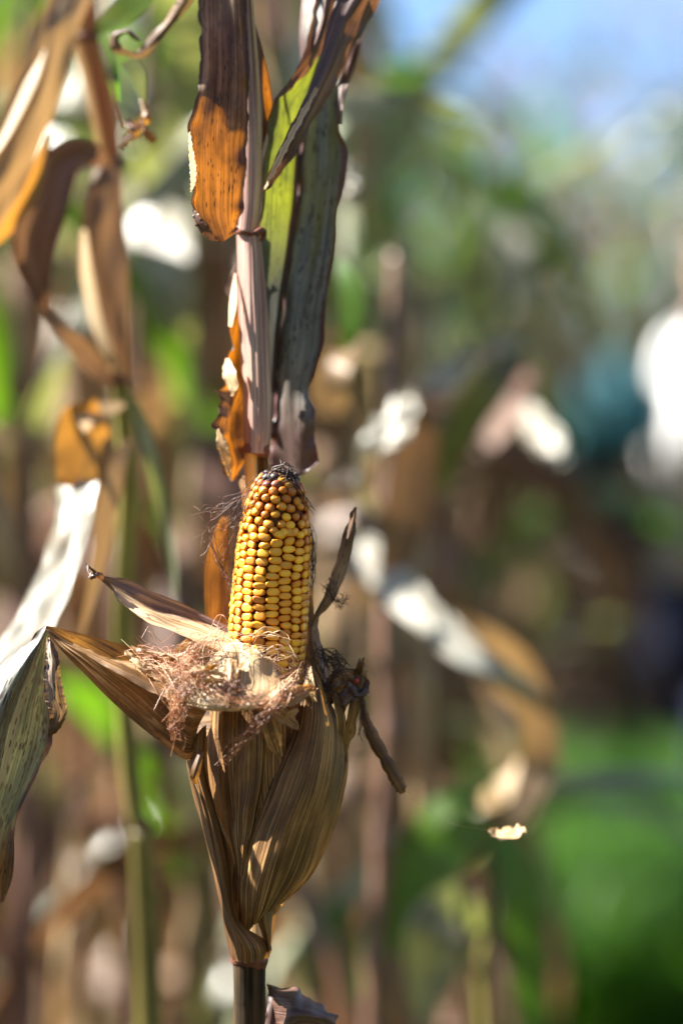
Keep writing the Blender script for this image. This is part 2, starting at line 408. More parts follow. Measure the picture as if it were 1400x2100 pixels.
M['k_amber'] = kernel_mat('kernel_amber', (0.54, 0.17, 0.008), (0.38, 0.095, 0.005), (0.10, 0.02, 0.003), (0.66, 0.30, 0.05), 0.28)
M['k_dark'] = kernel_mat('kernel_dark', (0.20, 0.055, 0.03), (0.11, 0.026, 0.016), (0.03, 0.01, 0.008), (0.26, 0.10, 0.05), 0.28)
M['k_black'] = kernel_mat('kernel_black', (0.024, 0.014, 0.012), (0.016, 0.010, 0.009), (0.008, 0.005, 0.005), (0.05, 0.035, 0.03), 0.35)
# field plants
M['dry'] = field_mat('dry_leaf', [(0.09, 0.046, 0.024), (0.25, 0.155, 0.088), (0.50, 0.38, 0.25)], (0.36, 0.20, 0.07), 0.28, seed=13)
M['dry_red'] = field_mat('dry_leaf_reddish', [(0.045, 0.020, 0.012), (0.135, 0.066, 0.038), (0.28, 0.165, 0.10)], (0.24, 0.115, 0.045), 0.24, 0.5, 14)
M['leaf_sunlit'] = leaf_mat('sunlit_pale_leaf', [(0.13, 0.10, 0.06), (0.33, 0.31, 0.25), (0.55, 0.55, 0.48)], (0.42, 0.32, 0.13), 0.22, spots=0.35, spot_col=(0.10, 0.055, 0.03), rough=0.42, fine=300, bump=0.3, seed=20, spec=0.5, patchy=0.8)  # pale colour stands in for blown-out sun on these leaves
M['grey_green'] = field_mat('grey_green_leaf', [(0.085, 0.09, 0.05), (0.21, 0.215, 0.135), (0.38, 0.385, 0.28)], (0.30, 0.33, 0.07), 0.30, 0.34, 15)
M['green'] = field_mat('green_leaf', [(0.022, 0.046, 0.006), (0.05, 0.10, 0.013), (0.10, 0.17, 0.03)], (0.17, 0.38, 0.012), 0.36, 0.36, 16, 0.5)
M['gold'] = field_mat('gold_leaf', [(0.09, 0.04, 0.011), (0.24, 0.125, 0.04), (0.46, 0.29, 0.11)], (0.56, 0.24, 0.03), 0.34, 0.45, 17, 0.2)
M['stalk_dry'] = field_mat('stalk_dry', [(0.06, 0.03, 0.017), (0.16, 0.092, 0.052), (0.31, 0.205, 0.125)], (0.3, 0.15, 0.08), 0.02, 0.45, 18)
M['stalk_green'] = field_mat('stalk_green', [(0.05, 0.046, 0.009), (0.14, 0.128, 0.022), (0.34, 0.32, 0.08)], (0.4, 0.4, 0.05), 0.03, 0.42, 19, 0.4)

# ------------------------------------------------------------------ ground
def ground_mat():
    t = NT('ground'); tcn = t.n('TexCoord')
    a = t.noise(tcn.outputs['Object'], 1.3, 6, 0.65); b = t.noise(tcn.outputs['Object'], 24.0, 4, 0.7)
    c = t.ramp(b, [(0.3, (0.02, 0.013, 0.009)), (0.55, (0.055, 0.036, 0.023)), (0.75, (0.15, 0.10, 0.06))])
    g = t.ramp(b, [(0.3, (0.02, 0.04, 0.008)), (0.7, (0.06, 0.12, 0.02))])
    c = t.mix(t.ramp(a, [(0.5, 0.0), (0.6, 1.0)]), c, g)
    sp = t.n('SeparateXYZ'); t.l(tcn.outputs['Object'], sp.inputs['Vector'])
    verge = t.ramp(t.math('ADD', t.math('MULTIPLY', sp.outputs['X'], 0.6), t.math('MULTIPLY', t.math('SUBTRACT', a, 0.5), 0.8)), [(0.30, 0.0), (0.50, 1.0)])
    c = t.mix(verge, c, g)
    bs = t.n('BsdfPrincipled'); t.l(c, bs.inputs['Base Color']); bs.inputs['Roughness'].default_value = 0.9
    bp = t.n('Bump'); bp.inputs['Strength'].default_value = 0.7; bp.inputs['Distance'].default_value = 0.03
    t.l(b, bp.inputs['Height']); t.l(bp.outputs['Normal'], bs.inputs['Normal'])
    t.l(bs.outputs['BSDF'], t.out.inputs['Surface']); return t.m

xs = np.concatenate([np.linspace(-600, -8, 12), np.linspace(-7, 9, 80), np.linspace(10, 600, 12)])
ys = np.concatenate([np.linspace(-300, -4, 8), np.linspace(-3, 16, 90), np.linspace(18, 1200, 14)])
GX, GY = np.meshgrid(xs, ys)
nearm = np.exp(-((GX / 9) ** 2 + ((GY - 6) / 11) ** 2))
GZ = nearm * 0.02 * (np.sin(GX * 4.1 + GY * 1.7) + np.sin(GX * 1.3 - GY * 5.2)) + nearm * rng.normal(size=GX.shape) * 0.008
gme = grid_mesh('ground', np.stack([GX, GY, GZ], -1))
tag(link('ground', gme, None, ground_mat()), kind='structure')

# ------------------------------------------------------------------ the maize plant with the bare ear
def Wp(x, y, d): return W(np.array([x, y, d], float))

base = Wp(512, 2100, 2.5); base[2] = 0.0
plant = empty('maize_plant', tuple(base), 'sharp dry maize plant with a bare yellow cob rising from its opened brown husk', 'maize plant')
ORG = np.array(base)


def px_tube(name, pts, parent, mat, n=40, seg=14, ridges=0.0, nr=9, squash=1.0, wob=0.0, caps=True):
    """pts: (px, py, depth, radius px)"""
    Q = resample(np.asarray(pts, float), n)
    P = W(Q[:, :3]); R = Q[:, 3] * PX * (1 + Q[:, 2] / 150.0)
    if wob: R = R * (1 + wob * resample(rng.normal(size=(n // 2, 1)), n)[:, 0])
    return tube(name, P, R, parent, mat, seg, caps, squash=squash, ridges=ridges, nr=nr)

# stalk: bare internodes and the leaf sheaths round them
zb = 1050 + (CAM_Z - 0.0) / PX
px_tube('stalk', [(512, zb, 2.5, 36), (512, 3200, 2.5, 36), (511, 2200, 2.5, 34), (511, 2040, 2.4, 33), (511, 1985, 2.3, 34), (512, 1972, 2.3, 36)], plant, M['green_stem'], 60, 20, 0.015, 11)
st2 = px_tube('stalk', [(512, 1965, 2.4, 34), (515, 1850, 4.2, 30), (518, 1650, 5.6, 26), (520, 1400, 6.2, 22), (518, 1150, 5.2, 17), (514, 985, 4.2, 13), (514, 925, 3.8, 13)], plant, M['straw'], 60, 16, 0.02, 7)
px_tube('stalk', [(540, 1010, 4.8, 11), (539, 960, 4.6, 11), (538, 915, 4.4, 12)], plant, M['green_stem'], 12, 12)
sheath = [[(L + 10, y, 5.4), (L + 2, y, 4.7), (L, y, 4.2), (L + 8, y, 3.75), (r_ - 4, y, 3.05), (r_ + 6, y, 2.85), ((r_ + R_) / 2 + 4, y, 3.0), (R_ - 3, y, 3.6), (R_, y, 4.2), (R_ - 8, y, 5.2)]
          for y, L, r_, R_ in ((930, 501, 517, 552), (885, 499, 517, 555), (800, 497, 516, 556), (700, 491, 513, 553), (600, 488, 511, 546), (520, 487, 509, 538), (472, 486, 507, 533))]
patch('leaf_sheath', sheath, plant, M['stem'], 50, 70, ribs=0.018, nribs=16, seed=12)
px_tube('leaf_sheath', [(508, 478, 3.3, 21), (512, 440, 3.3, 22), (515, 380, 3.4, 23), (516, 250, 3.4, 22), (511, 120, 3.4, 18), (505, 0, 3.4, 15), (500, -150, 3.4, 14), (496, -500, 3.4, 12), (490, -1200, 3.4, 9)], plant, M['stem'], 60, 22, 0.05, 7)
# raised flute on the sheath
px_tube('sheath_rib', [(531, 905, 2.95, 3), (530, 800, 2.9, 4), (526, 700, 2.9, 4), (521, 600, 2.9, 4), (518, 520, 2.9, 3), (516, 480, 2.95, 3)], plant, M['stem'], 30, 8)
px_tube('sheath_rib', [(521, 470, 2.8, 4), (528, 400, 2.8, 5), (531, 300, 2.85, 5), (526, 150, 2.9, 4), (516, 0, 3.0, 4), (511, -100, 3.0, 3)], plant, M['straw'], 30, 8)
for nm, c in (('stalk_node', (526, 922, 3.8, 27)), ('stalk_node', (508, 474, 3.5, 24)), ('stalk_node', (512, 1968, 2.35, 37))):
    x, y, d, r = c
    px_tube(nm, [(x - 1, y + 12, d, r * 0.9), (x, y + 8, d, r * 1.02), (x, y, d, r * 1.05), (x, y - 8, d, r * 1.0), (x, y - 12, d, r * 0.9)], plant, M['node'], 12, 20, 0.02, 9, wob=0.015)
px_tube('ligule', [(520, 480, 1.7, 4), (536, 472, 2.2, 7), (541, 482, 2.8, 6), (534, 494, 3.0, 3)], plant, M['node'], 14, 8)
strip('ligule', [(500, 975, 2.6, 2), (496, 990, 2.4, 6), (500, 1010, 2.2, 5), (499, 1045, 2.2, 2)], plant, M['husk_pale'], nu=6, nv=14)

# upper left leaf, orange where the sun shines through it
rows = [
    [(404, -120, 4.5), (425, -120, 4.0), (450, -120, 3.4), (472, -120, 2.6), (500, -120, 2.4)],
    [(405, 0, 3.5), (428, 0, 3.2), (452, 0, 2.6), (475, 0, 2.0), (503, 0, 1.9)],
    [(411, 70, 2.8), (432, 70, 2.6), (456, 70, 2.2), (480, 70, 1.8), (507, 70, 1.7)],
    [(411, 130, 2.0), (432, 130, 2.0), (456, 130, 1.8), (482, 130, 1.6), (510, 130, 1.6)],
    [(404, 200, 0.8), (426, 200, 1.2), (454, 200, 1.4), (482, 200, 1.5), (511, 200, 1.6)],
    [(387, 262, -0.6), (415, 262, 0.4), (448, 262, 1.0), (482, 262, 1.4), (510, 262, 1.6)],
    [(388, 325, -1.0), (412, 325, 0.2), (446, 325, 0.9), (480, 325, 1.4), (506, 325, 1.6)],
    [(390, 388, -0.9), (412, 388, 0.3), (445, 390, 0.9), (477, 390, 1.4), (500, 390, 1.7)],
    [(397, 434, -0.7), (417, 438, 0.3), (446, 440, 0.9), (474, 438, 1.5), (494, 436, 1.8)],
    [(428, 477, -0.3), (438, 478, 0.3), (456, 476, 0.9), (474, 470, 1.5), (490, 462, 1.9)],
    [(446, 496, 0.1), (453, 497, 0.4), (463, 492, 0.8), (475, 483, 1.5), (488, 472, 1.9)],
]
patch('leaf', rows, plant, M['leaf_orange'], 34, 110, ruffle=0.12, rf=18, lump=0.09, seed=11, ragged=0.11)
# the curled-in margin of that leaf, sunlight put in as pale colour
strip('leaf_margin', [(389, 270, -0.9, 1.5), (391, 300, -1.25, 4), (396, 345, -1.4, 7), (396, 375, -1.3, 5), (391, 394, -1.0, 1)], plant, M['husk_pale'], tilt=-1.5, nu=8, nv=90, ruffle=0.03, rf=30, seed=3)
strip('leaf_margin', [(396, 430, -0.9, 2), (408, 455, -1.2, 9), (424, 476, -1.0, 9), (440, 492, -0.4, 3)], plant, M['leaf_brown'], tilt=-1.2, nu=8, nv=60, ruffle=0.04, rf=14, seed=4)
strip('leaf_margin', [(522, 50, 3.2, 2), (533, 110, 3.6, 7), (545, 180, 4.0, 11), (549, 235, 4.0, 10), (540, 285, 3.4, 4), (534, 320, 3.0, 1)], plant, M['leaf_orange'], tilt=0.8, nu=8, nv=30, seed=5)

# long grey-green leaf right of the stem: lime and grey halves, backlight put into their colours, dark midrib between
lime = [
    [(640, 95, 6.2), (644, 98, 6.4), (650, 100, 6.6), (656, 100, 6.8)],
    [(600, 160, 5.2), (612, 165, 5.7), (630, 168, 6.3), (648, 170, 6.8)],
    [(562, 205, 3.6), (580, 210, 4.6), (604, 215, 5.8), (630, 218, 6.8)],
    [(552, 262, 3.2), (572, 268, 4.4), (594, 272, 5.7), (614, 275, 6.8)],
    [(541, 330, 3.2), (562, 338, 4.4), (586, 345, 5.6), (608, 350, 6.8)],
    [(534, 410, 3.6), (556, 415, 4.6), (580, 422, 5.8), (602, 428, 6.8)],
    [(532, 500, 4.0), (550, 505, 5.0), (572, 510, 6.0), (591, 514, 6.8)],
    [(535, 600, 4.6), (548, 604, 5.2), (562, 606, 6.0), (577, 608, 6.8)],
    [(545, 700, 5.6), (552, 702, 6.0), (559, 703, 6.4), (566, 704, 6.8)],
    [(549, 800, 6.4), (553, 800, 6.5), (556, 800, 6.6), (560, 800, 6.8)],
]
patch('leaf_blade', lime, plant, M['leaf_lime'], 26, 90, ruffle=0.08, rf=14, lump=0.04, seed=21, ragged=0.05)
grey = [
    [(664, 60, 6.6), (680, 58, 6.2), (700, 56, 5.7), (718, 54, 5.3), (738, 50, 4.8)],
    [(656, 130, 6.7), (668, 132, 6.3), (684, 134, 5.8), (700, 136, 5.4), (716, 138, 5.2)],
    [(638, 195, 6.75), (652, 198, 6.4), (668, 202, 6.0), (682, 205, 5.7), (693, 208, 5.6)],
    [(618, 262, 6.8), (638, 262, 6.3), (660, 262, 5.9), (680, 260, 5.6), (696, 258, 5.2)],
    [(609, 345, 6.8), (632, 340, 6.2), (660, 332, 5.8), (686, 325, 5.4), (709, 318, 4.7)],
    [(603, 428, 6.8), (626, 425, 6.2), (655, 420, 5.8), (680, 416, 5.4), (699, 412, 4.9)],
    [(592, 514, 6.8), (616, 514, 6.2), (643, 514, 5.8), (668, 512, 5.4), (689, 510, 5.0)],
    [(578, 608, 6.8), (600, 610, 6.0), (626, 612, 5.7), (650, 612, 5.5), (669, 608, 5.3)],
    [(567, 704, 6.8), (588, 708, 5.8), (614, 712, 5.7), (640, 715, 5.6), (662, 716, 5.2)],
    [(561, 790, 6.8), (580, 792, 5.9), (602, 795, 5.7), (622, 798, 5.6), (637, 800, 5.6)],
    [(558, 850, 6.6), (578, 850, 6.0), (602, 848, 5.6), (626, 846, 5.2), (647, 842, 5.2)],
    [(556, 900, 6.4), (576, 902, 6.1), (602, 902, 5.6), (626, 898, 5.3), (646, 890, 5.4)],
    [(555, 948, 6.2), (576, 952, 6.1), (602, 955, 5.7), (628, 952, 5.4), (652, 938, 5.2)],
    [(556, 968, 6.1), (574, 974, 6.1), (598, 978, 5.7), (620, 972, 5.4), (648, 950, 5.0)],
]
patch('leaf_blade', grey, plant, M['leaf_slate'], 36, 120, ruffle=0.16, rf=20, lump=0.10, seed=22, ragged=0.07)
px_tube('midrib', [(652, 130, 6.4, 4), (630, 215, 6.4, 4.5), (612, 300, 6.4, 5), (603, 420, 6.4, 5.5), (590, 520, 6.4, 5.5), (576, 615, 6.4, 5.5), (566, 704, 6.4, 5), (560, 800, 6.4, 4.5), (557, 900, 6.2, 3)], plant, M['leaf_brown'], 50, 8)
# rolled brown leaf crossing in front and the stalk-side leaf base above it
strip('leaf', [(770, -60, 3.5, 40), (728, 10, 3.6, 42), (700, 75, 3.2, 34), (672, 145, 2.8, 25), (645, 205, 2.4, 22), (614, 265, 2.0, 19), (585, 318, 1.8, 14), (560, 362, 1.8, 10), (541, 394, 2.0, 2)],
      plant, M['leaf_brown'], tilt=0.35, fold=-0.55, nu=22, nv=80, ruffle=0.08, rf=14, lump=0.08, seed=31, ragged=0.05)
strip('leaf_margin', [(650, 180, 1.6, 3), (622, 232, 1.2, 6), (592, 288, 0.9, 6), (566, 340, 1.0, 6), (543, 388, 1.5, 2)], plant, M['husk_pale'], tilt=-0.9, nu=6, nv=40, ruffle=0.06, rf=22, seed=32)  # sunlit left rim of the rolled leaf, painted pale
strip('leaf', [(742, -60, 6.0, 26), (738, 0, 6.0, 24), (728, 60, 6.0, 20), (714, 130, 5.8, 15), (698, 200, 5.4, 8), (694, 255, 5.0, 5)], plant, M['leaf_brown'], tilt=-0.5, fold=-0.3, nu=12, nv=50, ruffle=0.05, rf=18, seed=33)
strip('leaf', [(648, -80, 4.5, 26), (645, -20, 4.4, 24), (640, 30, 4.2, 24), (631, 80, 4.2, 18), (622, 125, 4.4, 6)], plant, M['leaf_slate'], tilt=-0.9, nu=16, nv=40, seed=34)
strip('leaf', [(676, -60, 4.8, 24), (668, 0, 4.6, 22), (655, 60, 4.4, 20), (634, 120, 4.2, 14), (598, 172, 3.9, 8), (562, 208, 3.4, 3)], plant, M['leaf_brown'], tilt=0.9, fold=-0.2, nu=14, nv=50, ruffle=0.06, rf=16, seed=35, lump=0.05)

# ragged leaf hanging behind the lower internode, left
rows = [
    [(480, 540, 5.2), (492, 540, 5.6), (506, 540, 6.0), (520, 540, 6.2)],
    [(478, 620, 4.4), (492, 620, 5.0), (506, 620, 5.6), (520, 620, 6.0)],
    [(470, 665, 3.8), (486, 665, 4.5), (502, 665, 5.3), (518, 665, 5.8)],
    [(466, 720, 4.6), (482, 720, 4.8), (500, 720, 5.4), (518, 720, 5.8)],
    [(461, 762, 3.6), (478, 762, 4.4), (498, 762, 5.2), (516, 762, 5.7)],
    [(469, 800, 3.4), (482, 800, 4.2), (500, 800, 5.0), (518, 800, 5.6)],
    [(452, 832, 3.0), (472, 835, 3.9), (494, 836, 4.8), (514, 836, 5.4)],
    [(442, 874, 2.4), (464, 878, 3.6), (488, 880, 4.6), (510, 880, 5.2)],
    [(449, 908, 2.8), (466, 912, 3.6), (486, 914, 4.4), (506, 914, 5.0)],
    [(462, 945, 3.2), (474, 948, 3.7), (487, 950, 4.2), (502, 950, 4.8)],
    [(473, 982, 3.6), (479, 985, 3.8), (486, 984, 4.0), (495, 980, 4.4)],
]
patch('leaf', rows, plant, M['leaf_orange'], 24, 90, ruffle=0.26, rf=16, lump=0.30, seed=41, ragged=0.10, lc=(3, 9))
strip('leaf_margin', [(482, 560, 4.2, 2), (478, 620, 3.4, 8), (472, 670, 3.0, 4)], plant, M['husk_pale'], tilt=-0.9, nu=6, nv=20, seed=42)  # this and the next two pale strips stand in for sunlit patches
strip('leaf_margin', [(466, 735, 3.6, 4), (470, 765, 2.8, 14), (478, 795, 2.6, 10), (476, 812, 2.8, 2)], plant, M['husk_pale'], tilt=-0.9, nu=8, nv=20, ruffle=0.05, seed=43)
strip('leaf_margin', [(446, 880, 2.2, 3), (456, 915, 2.2, 11), (466, 950, 2.7, 8), (474, 984, 3.2, 2)], plant, M['husk_pale'], tilt=-0.8, nu=8, nv=24, ruffle=0.06, rf=12, seed=44)

# ------------------------------------------------------------------ the ear: cob and kernels
def cob_r(y):   # half width in pixels at height y
    return float(np.interp(y, [958, 964, 972, 984, 1000, 1040, 1100, 1200, 1300, 1420], [8, 24, 37, 47, 55, 66, 76, 79.5, 81, 80]))
def cob_c(y):
    return np.array([548 + (1300 - y) * 0.078, y, 1.0 + (1300 - y) * -0.0016])
yy = np.linspace(1430, 958, 40)
cobP = W(np.array([cob_c(y) for y in yy])); cobR = np.array([max(cob_r(y) - 11, 2) * PX for y in yy])
cob = tube('cob', cobP, cobR, plant, M['cob'], 24)
cob['label'] = 'yellow corn cob standing bare above its opened husk'


def kernel_mesh(name, mat, seed, round_=False):
    r = np.random.default_rng(seed)
    seg = 10
    prof = [(0.74, -0.75), (0.98, -0.18), (1.0, 0.16), (0.91, 0.37), (0.62, 0.47)] if not round_ else [(0.6, -0.7), (0.95, -0.2), (1.0, 0.1), (0.84, 0.4), (0.46, 0.60)]
    V, H = [], []
    p = 3.6 if not round_ else 2.3
    jit = 1 + r.normal(size=seg) * 0.045
    for k, (s, z) in enumerate(prof):
        for i in range(seg):
            a = 2 * math.pi * (i + 0.5) / seg
            c, sn = math.cos(a), math.sin(a)
            q = (abs(c) ** p + abs(sn) ** p) ** (-1 / p)
            V.append((q * c * s * jit[i] * 0.5, q * sn * s * jit[i] * 0.5, z * 0.5 + r.normal() * 0.012)); H.append([0.0, 0.30, 0.55, 0.78, 0.92][k])
    V.append((r.normal() * 0.03, r.normal() * 0.03, 0.205 if not round_ else 0.33)); H.append(1.0)
    F = []
    for k in range(len(prof) - 1):
        for i in range(seg):
            j = (i + 1) % seg
            F.append((k * seg + i, k * seg + j, (k + 1) * seg + j, (k + 1) * seg + i))
    t0 = (len(prof) - 1) * seg
    for i in range(seg): F.append((t0 + i, t0 + (i + 1) % seg, len(V) - 1))
    me = bpy.data.meshes.new(name); me.from_pydata(V, [], F)
    me.attributes.new('height', 'FLOAT', 'POINT').data.foreach_set('value', H)
    me.polygons.foreach_set('use_smooth', [True] * len(F)); me.materials.append(mat); me.update()
    return me

KM = {k: [kernel_mesh('kernel', M['k_' + k], s * 7 + i, k != 'yellow') for i in range(4)] for s, k in enumerate(('yellow', 'amber', 'dark', 'black'))}
KM['amber_flat'] = [kernel_mesh('kernel', M['k_amber'], 70 + i, False) for i in range(3)]
KM['yellow_round'] = [kernel_mesh('kernel', M['k_yellow'], 80 + i, True) for i in range(3)]

kernels = []      # (angle, y, width px, height px, depth px, kind)
NR = 18
kr = np.random.default_rng(3)
for j in range(NR):
    a0 = 2 * math.pi * (j + 0.33) / NR
    y = 1418 + kr.uniform(-7, 7)
    while y > 1092 + kr.uniform(-6, 8):
        hgt = 15.3 + kr.normal() * 0.7 + (1.4 if y < 1180 else 0)
        if kr.random() < 0.04: hgt += 4
        r = cob_r(y)
        wd = 2 * math.pi * r / NR
        kind = 'yellow'
        if kr.random() < 0.07: kind = 'amber_flat'
        if y < 1150 and kr.random() < (1150 - y) / 90: kind = 'yellow_round'
        kernels.append((a0 + kr.normal() * 0.02 + 0.05 * math.sin(y * 0.02), y - hgt / 2, wd * (1.0 + kr.normal() * 0.025), hgt * 1.0, 24, kind))
        y -= hgt
y = 1084; ring = 0
while y > 970:
    r = cob_r(y); n = max(4, int(round(2 * math.pi * r / 24.0)))
    for i in range(n):
        a = 2 * math.pi * (i + 0.5 * (ring % 2) + kr.uniform(-0.16, 0.16)) / n
        u = kr.random()
        kind = 'amber' if y > 992 else ('amber' if u < 0.5 else 'dark')
        if 1040 < y and u < 0.45: kind = 'yellow_round'
        if 985 < y < 1035 and u > 0.86: kind = 'dark'
        if y < 980 and u > 0.4: kind = 'black'
        sz = kr.uniform(0.86, 1.08)
        kernels.append((a, y + kr.uniform(-4, 4), 2 * math.pi * r / n * 0.96 * sz, 19.5 * sz, 21, kind))
    y -= 16.2 if y > 1010 else 13.5; ring += 1
for i in range(9):    # shrunken black kernels at the tip
    kernels.append((kr.uniform(0, 6.28), 970 + kr.uniform(-6, 8), 15, 15, 17, 'black'))

bulk_v, bulk_f, bulk_h, nb = [], [], [], 0
for a, y, wd, hg, dp, kind in kernels:
    c = W(cob_c(y)); rad = cob_r(y) * PX
    ax = W(cob_c(y - 10)) - W(cob_c(y + 10)); ax /= np.linalg.norm(ax)
    slope = (cob_r(y - 6) - cob_r(y + 6)) / 12.0      # radius change going up
    e1 = np.array([1.0, 0, 0]); e1 = e1 - ax * e1.dot(ax); e1 /= np.linalg.norm(e1); e2 = np.cross(ax, e1)   # e2 points away from the camera (+y)
    out0 = e1 * math.sin(a) - e2 * math.cos(a) * 1.0 if e2[1] > 0 else e1 * math.sin(a) + e2 * math.cos(a)
    tilt = min(1.2, math.atan(-slope)) if slope < 0 else 0.0
    out = out0 * math.cos(tilt) + ax * math.sin(tilt)
    yv = ax * math.cos(tilt) - out0 * math.sin(tilt)
    xv = np.cross(yv, out)
    depth = dp * PX
    if kind in ('amber', 'dark', 'black', 'yellow_round'): top = 0.30 * depth
    else: top = 0.25 * depth
    pos = c + out0 * rad - out * top * 0.9
    Mx = np.eye(4)
    Mx[:3, 0] = xv * wd * PX; Mx[:3, 1] = yv * hg * PX; Mx[:3, 2] = out * depth; Mx[:3, 3] = pos - ORG
    me = KM[kind][kr.integers(len(KM[kind]))]
    roll = kr.normal() * (0.07 if kind == 'yellow' else 0.25)
    Mb = Matrix(Mx.tolist()) @ Matrix.Rotation(roll, 4, 'Z') @ Matrix.Rotation(kr.normal() * 0.11, 4, 'X') @ Matrix.Rotation(kr.normal() * 0.08, 4, 'Y')
    front = -out0[1]
    if front > -0.18 and y < 1402:
        k = link('kernel', me, cob); k.matrix_basis = Mb
    else:
        n = len(me.vertices)
        for v in me.vertices: bulk_v.append(tuple(Mb @ v.co))
        bulk_h.extend(x.value for x in me.attributes['height'].data)
        for p in me.polygons: bulk_f.append([q + nb for q in p.vertices])
        nb += n
me = bpy.data.meshes.new('kernel_mass'); me.from_pydata(bulk_v, [], bulk_f)
me.attributes.new('height', 'FLOAT', 'POINT').data.foreach_set('value', bulk_h)
me.polygons.foreach_set('use_smooth', [True] * len(bulk_f)); me.update()
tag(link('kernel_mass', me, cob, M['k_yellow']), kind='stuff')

# ------------------------------------------------------------------ the husk
H1 = [
    [(500, 1916, 0.2), (512, 1908, -0.6), (526, 1895, -0.9), (542, 1880, -0.4), (556, 1865, 0.4)],
    [(484, 1875, -0.2), (512, 1866, -1.8), (542, 1856, -2.2), (572, 1847, -1.4), (592, 1838, 0.6)],
    [(479, 1805, -0.5), (520, 1796, -2.7), (565, 1790, -3.3), (615, 1788, -2.2), (646, 1778, 1.2)],
    [(490, 1718, -1.0), (540, 1706, -3.2), (595, 1697, -4.0), (650, 1697, -2.5), (686, 1700, 1.4)],
    [(533, 1614, -1.9), (578, 1606, -3.6), (630, 1600, -4.1), (680, 1600, -2.3), (708, 1596, 1.4)],
    [(585, 1512, -2.3), (620, 1503, -3.3), (652, 1497, -3.3), (687, 1502, -1.6), (705, 1508, 0.9)],
    [(612, 1436, -2.3), (632, 1428, -2.8), (652, 1432, -2.6), (670, 1442, -1.5), (684, 1452, 0.0)],
    [(625, 1390, -2.0), (634, 1388, -2.3), (643, 1390, -2.2), (652, 1396, -1.8), (660, 1402, -1.2)],
    [(632, 1368, -1.8), (634, 1366, -1.9), (636, 1366, -1.9), (639, 1368, -1.8), (642, 1372, -1.7)],
]
patch('husk_leaf', H1, plant, M['husk'], 64, 110, ribs=0.055, nribs=19, lump=0.05, seed=51, ragged=0.03)
H2 = [
    [(488, 1905, 0.6), (500, 1900, -0.2), (525, 1890, -0.5), (550, 1880, 0.0), (570, 1870, 1.5)],
    [(466, 1800, 0.5), (490, 1792, -1.0), (530, 1790, -1.9), (580, 1790, -1.4), (620, 1788, 1.5)],
    [(440, 1700, 0.5), (470, 1694, -1.2), (520, 1690, -2.3), (590, 1690, -2.0), (660, 1690, 1.5)],
    [(427, 1600, 0.6), (456, 1596, -1.4), (510, 1592, -2.7), (590, 1590, -2.6), (684, 1590, 1.5)],
    [(424, 1500, 0.6), (452, 1498, -1.4), (510, 1492, -2.9), (590, 1490, -2.6), (675, 1492, 1.0)],
    [(430, 1420, 0.6), (456, 1415, -1.4), (515, 1408, -2.9), (580, 1410, -2.4), (640, 1425, 0.5)],
]
patch('husk_leaf', H2, plant, M['husk'], 50, 90, ribs=0.05, nribs=16, lump=0.06, seed=52)
H2b = [
    [(488, 1800, -1.2), (492, 1798, -1.5), (496, 1796, -1.7), (500, 1794, -1.8)],
    [(480, 1750, -1.0), (488, 1746, -1.9), (498, 1742, -2.3), (508, 1738, -2.3)],
    [(466, 1690, -0.9), (484, 1684, -2.1), (506, 1680, -2.7), (524, 1676, -2.6)],
    [(460, 1600, -1.2), (486, 1597, -2.5), (516, 1595, -3.1), (540, 1594, -3.0)],
    [(464, 1520, -1.5), (490, 1518, -2.7), (518, 1516, -3.3), (546, 1516, -3.2)],
    [(470, 1440, -1.6), (492, 1440, -2.8), (518, 1440, -3.4), (546, 1440, -3.3)],
]
patch('husk_leaf', H2b, plant, M['husk'], 30, 70, ribs=0.05, nribs=9, lump=0.07, seed=53, ragged=0.03)
strip('husk_leaf', [(548, 1470, -4.0, 15), (556, 1500, -4.0, 18), (566, 1528, -3.8, 16), (574, 1552, -3.6, 5)], plant, M['husk'], tilt=0.3, nu=14, nv=24, ribs=0.03, nribs=5, seed=54, ragged=0.06)
# sun fleck on the shaded front, put in as a pale strip
strip('fleck_strip', [(428, 1610, -1.2, 2), (440, 1660, -1.4, 3), (456, 1700, -1.4, 3), (472, 1732, -1.4, 1)], plant, M['husk_pale'], tilt=-1.6, nu=5, nv=14, seed=56)

# sheath that carries the ear
S1 = [
    [(473, 1964, 1.6), (484, 1970, -0.2), (512, 1974, -0.8), (550, 1962, 1.4)],
    [(462, 1915, 1.2), (478, 1926, -0.8), (508, 1942, -1.5), (553, 1936, 0.6)],
    [(449, 1850, 1.0), (459, 1862, -1.0), (472, 1874, -1.6), (489, 1886, -1.1)],
    [(430, 1765, 1.0), (442, 1768, -1.2), (456, 1770, -1.8), (472, 1772, -1.0)],
    [(410, 1685, 1.0), (422, 1685, -1.4), (437, 1686, -2.0), (452, 1686, -1.0)],
    [(394, 1612, 0.8), (405, 1612, -1.8), (418, 1612, -2.4), (432, 1610, -1.2)],
    [(383, 1562, 0.0), (394, 1558, -2.2), (408, 1548, -3.0), (424, 1535, -2.0)],
    [(384, 1520, -0.5), (396, 1510, -2.4), (410, 1498, -3.2), (424, 1485, -2.2)],
]
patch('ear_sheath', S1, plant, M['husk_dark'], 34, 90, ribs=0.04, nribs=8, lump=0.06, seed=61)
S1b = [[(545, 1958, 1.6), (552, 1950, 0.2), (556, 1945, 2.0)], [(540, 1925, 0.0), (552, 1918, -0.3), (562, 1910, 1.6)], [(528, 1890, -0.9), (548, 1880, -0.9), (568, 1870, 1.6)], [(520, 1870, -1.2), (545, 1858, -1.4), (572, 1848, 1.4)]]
patch('ear_sheath', S1b, plant, M['husk_dark'], 20, 30, ribs=0.03, nribs=5, seed=62)
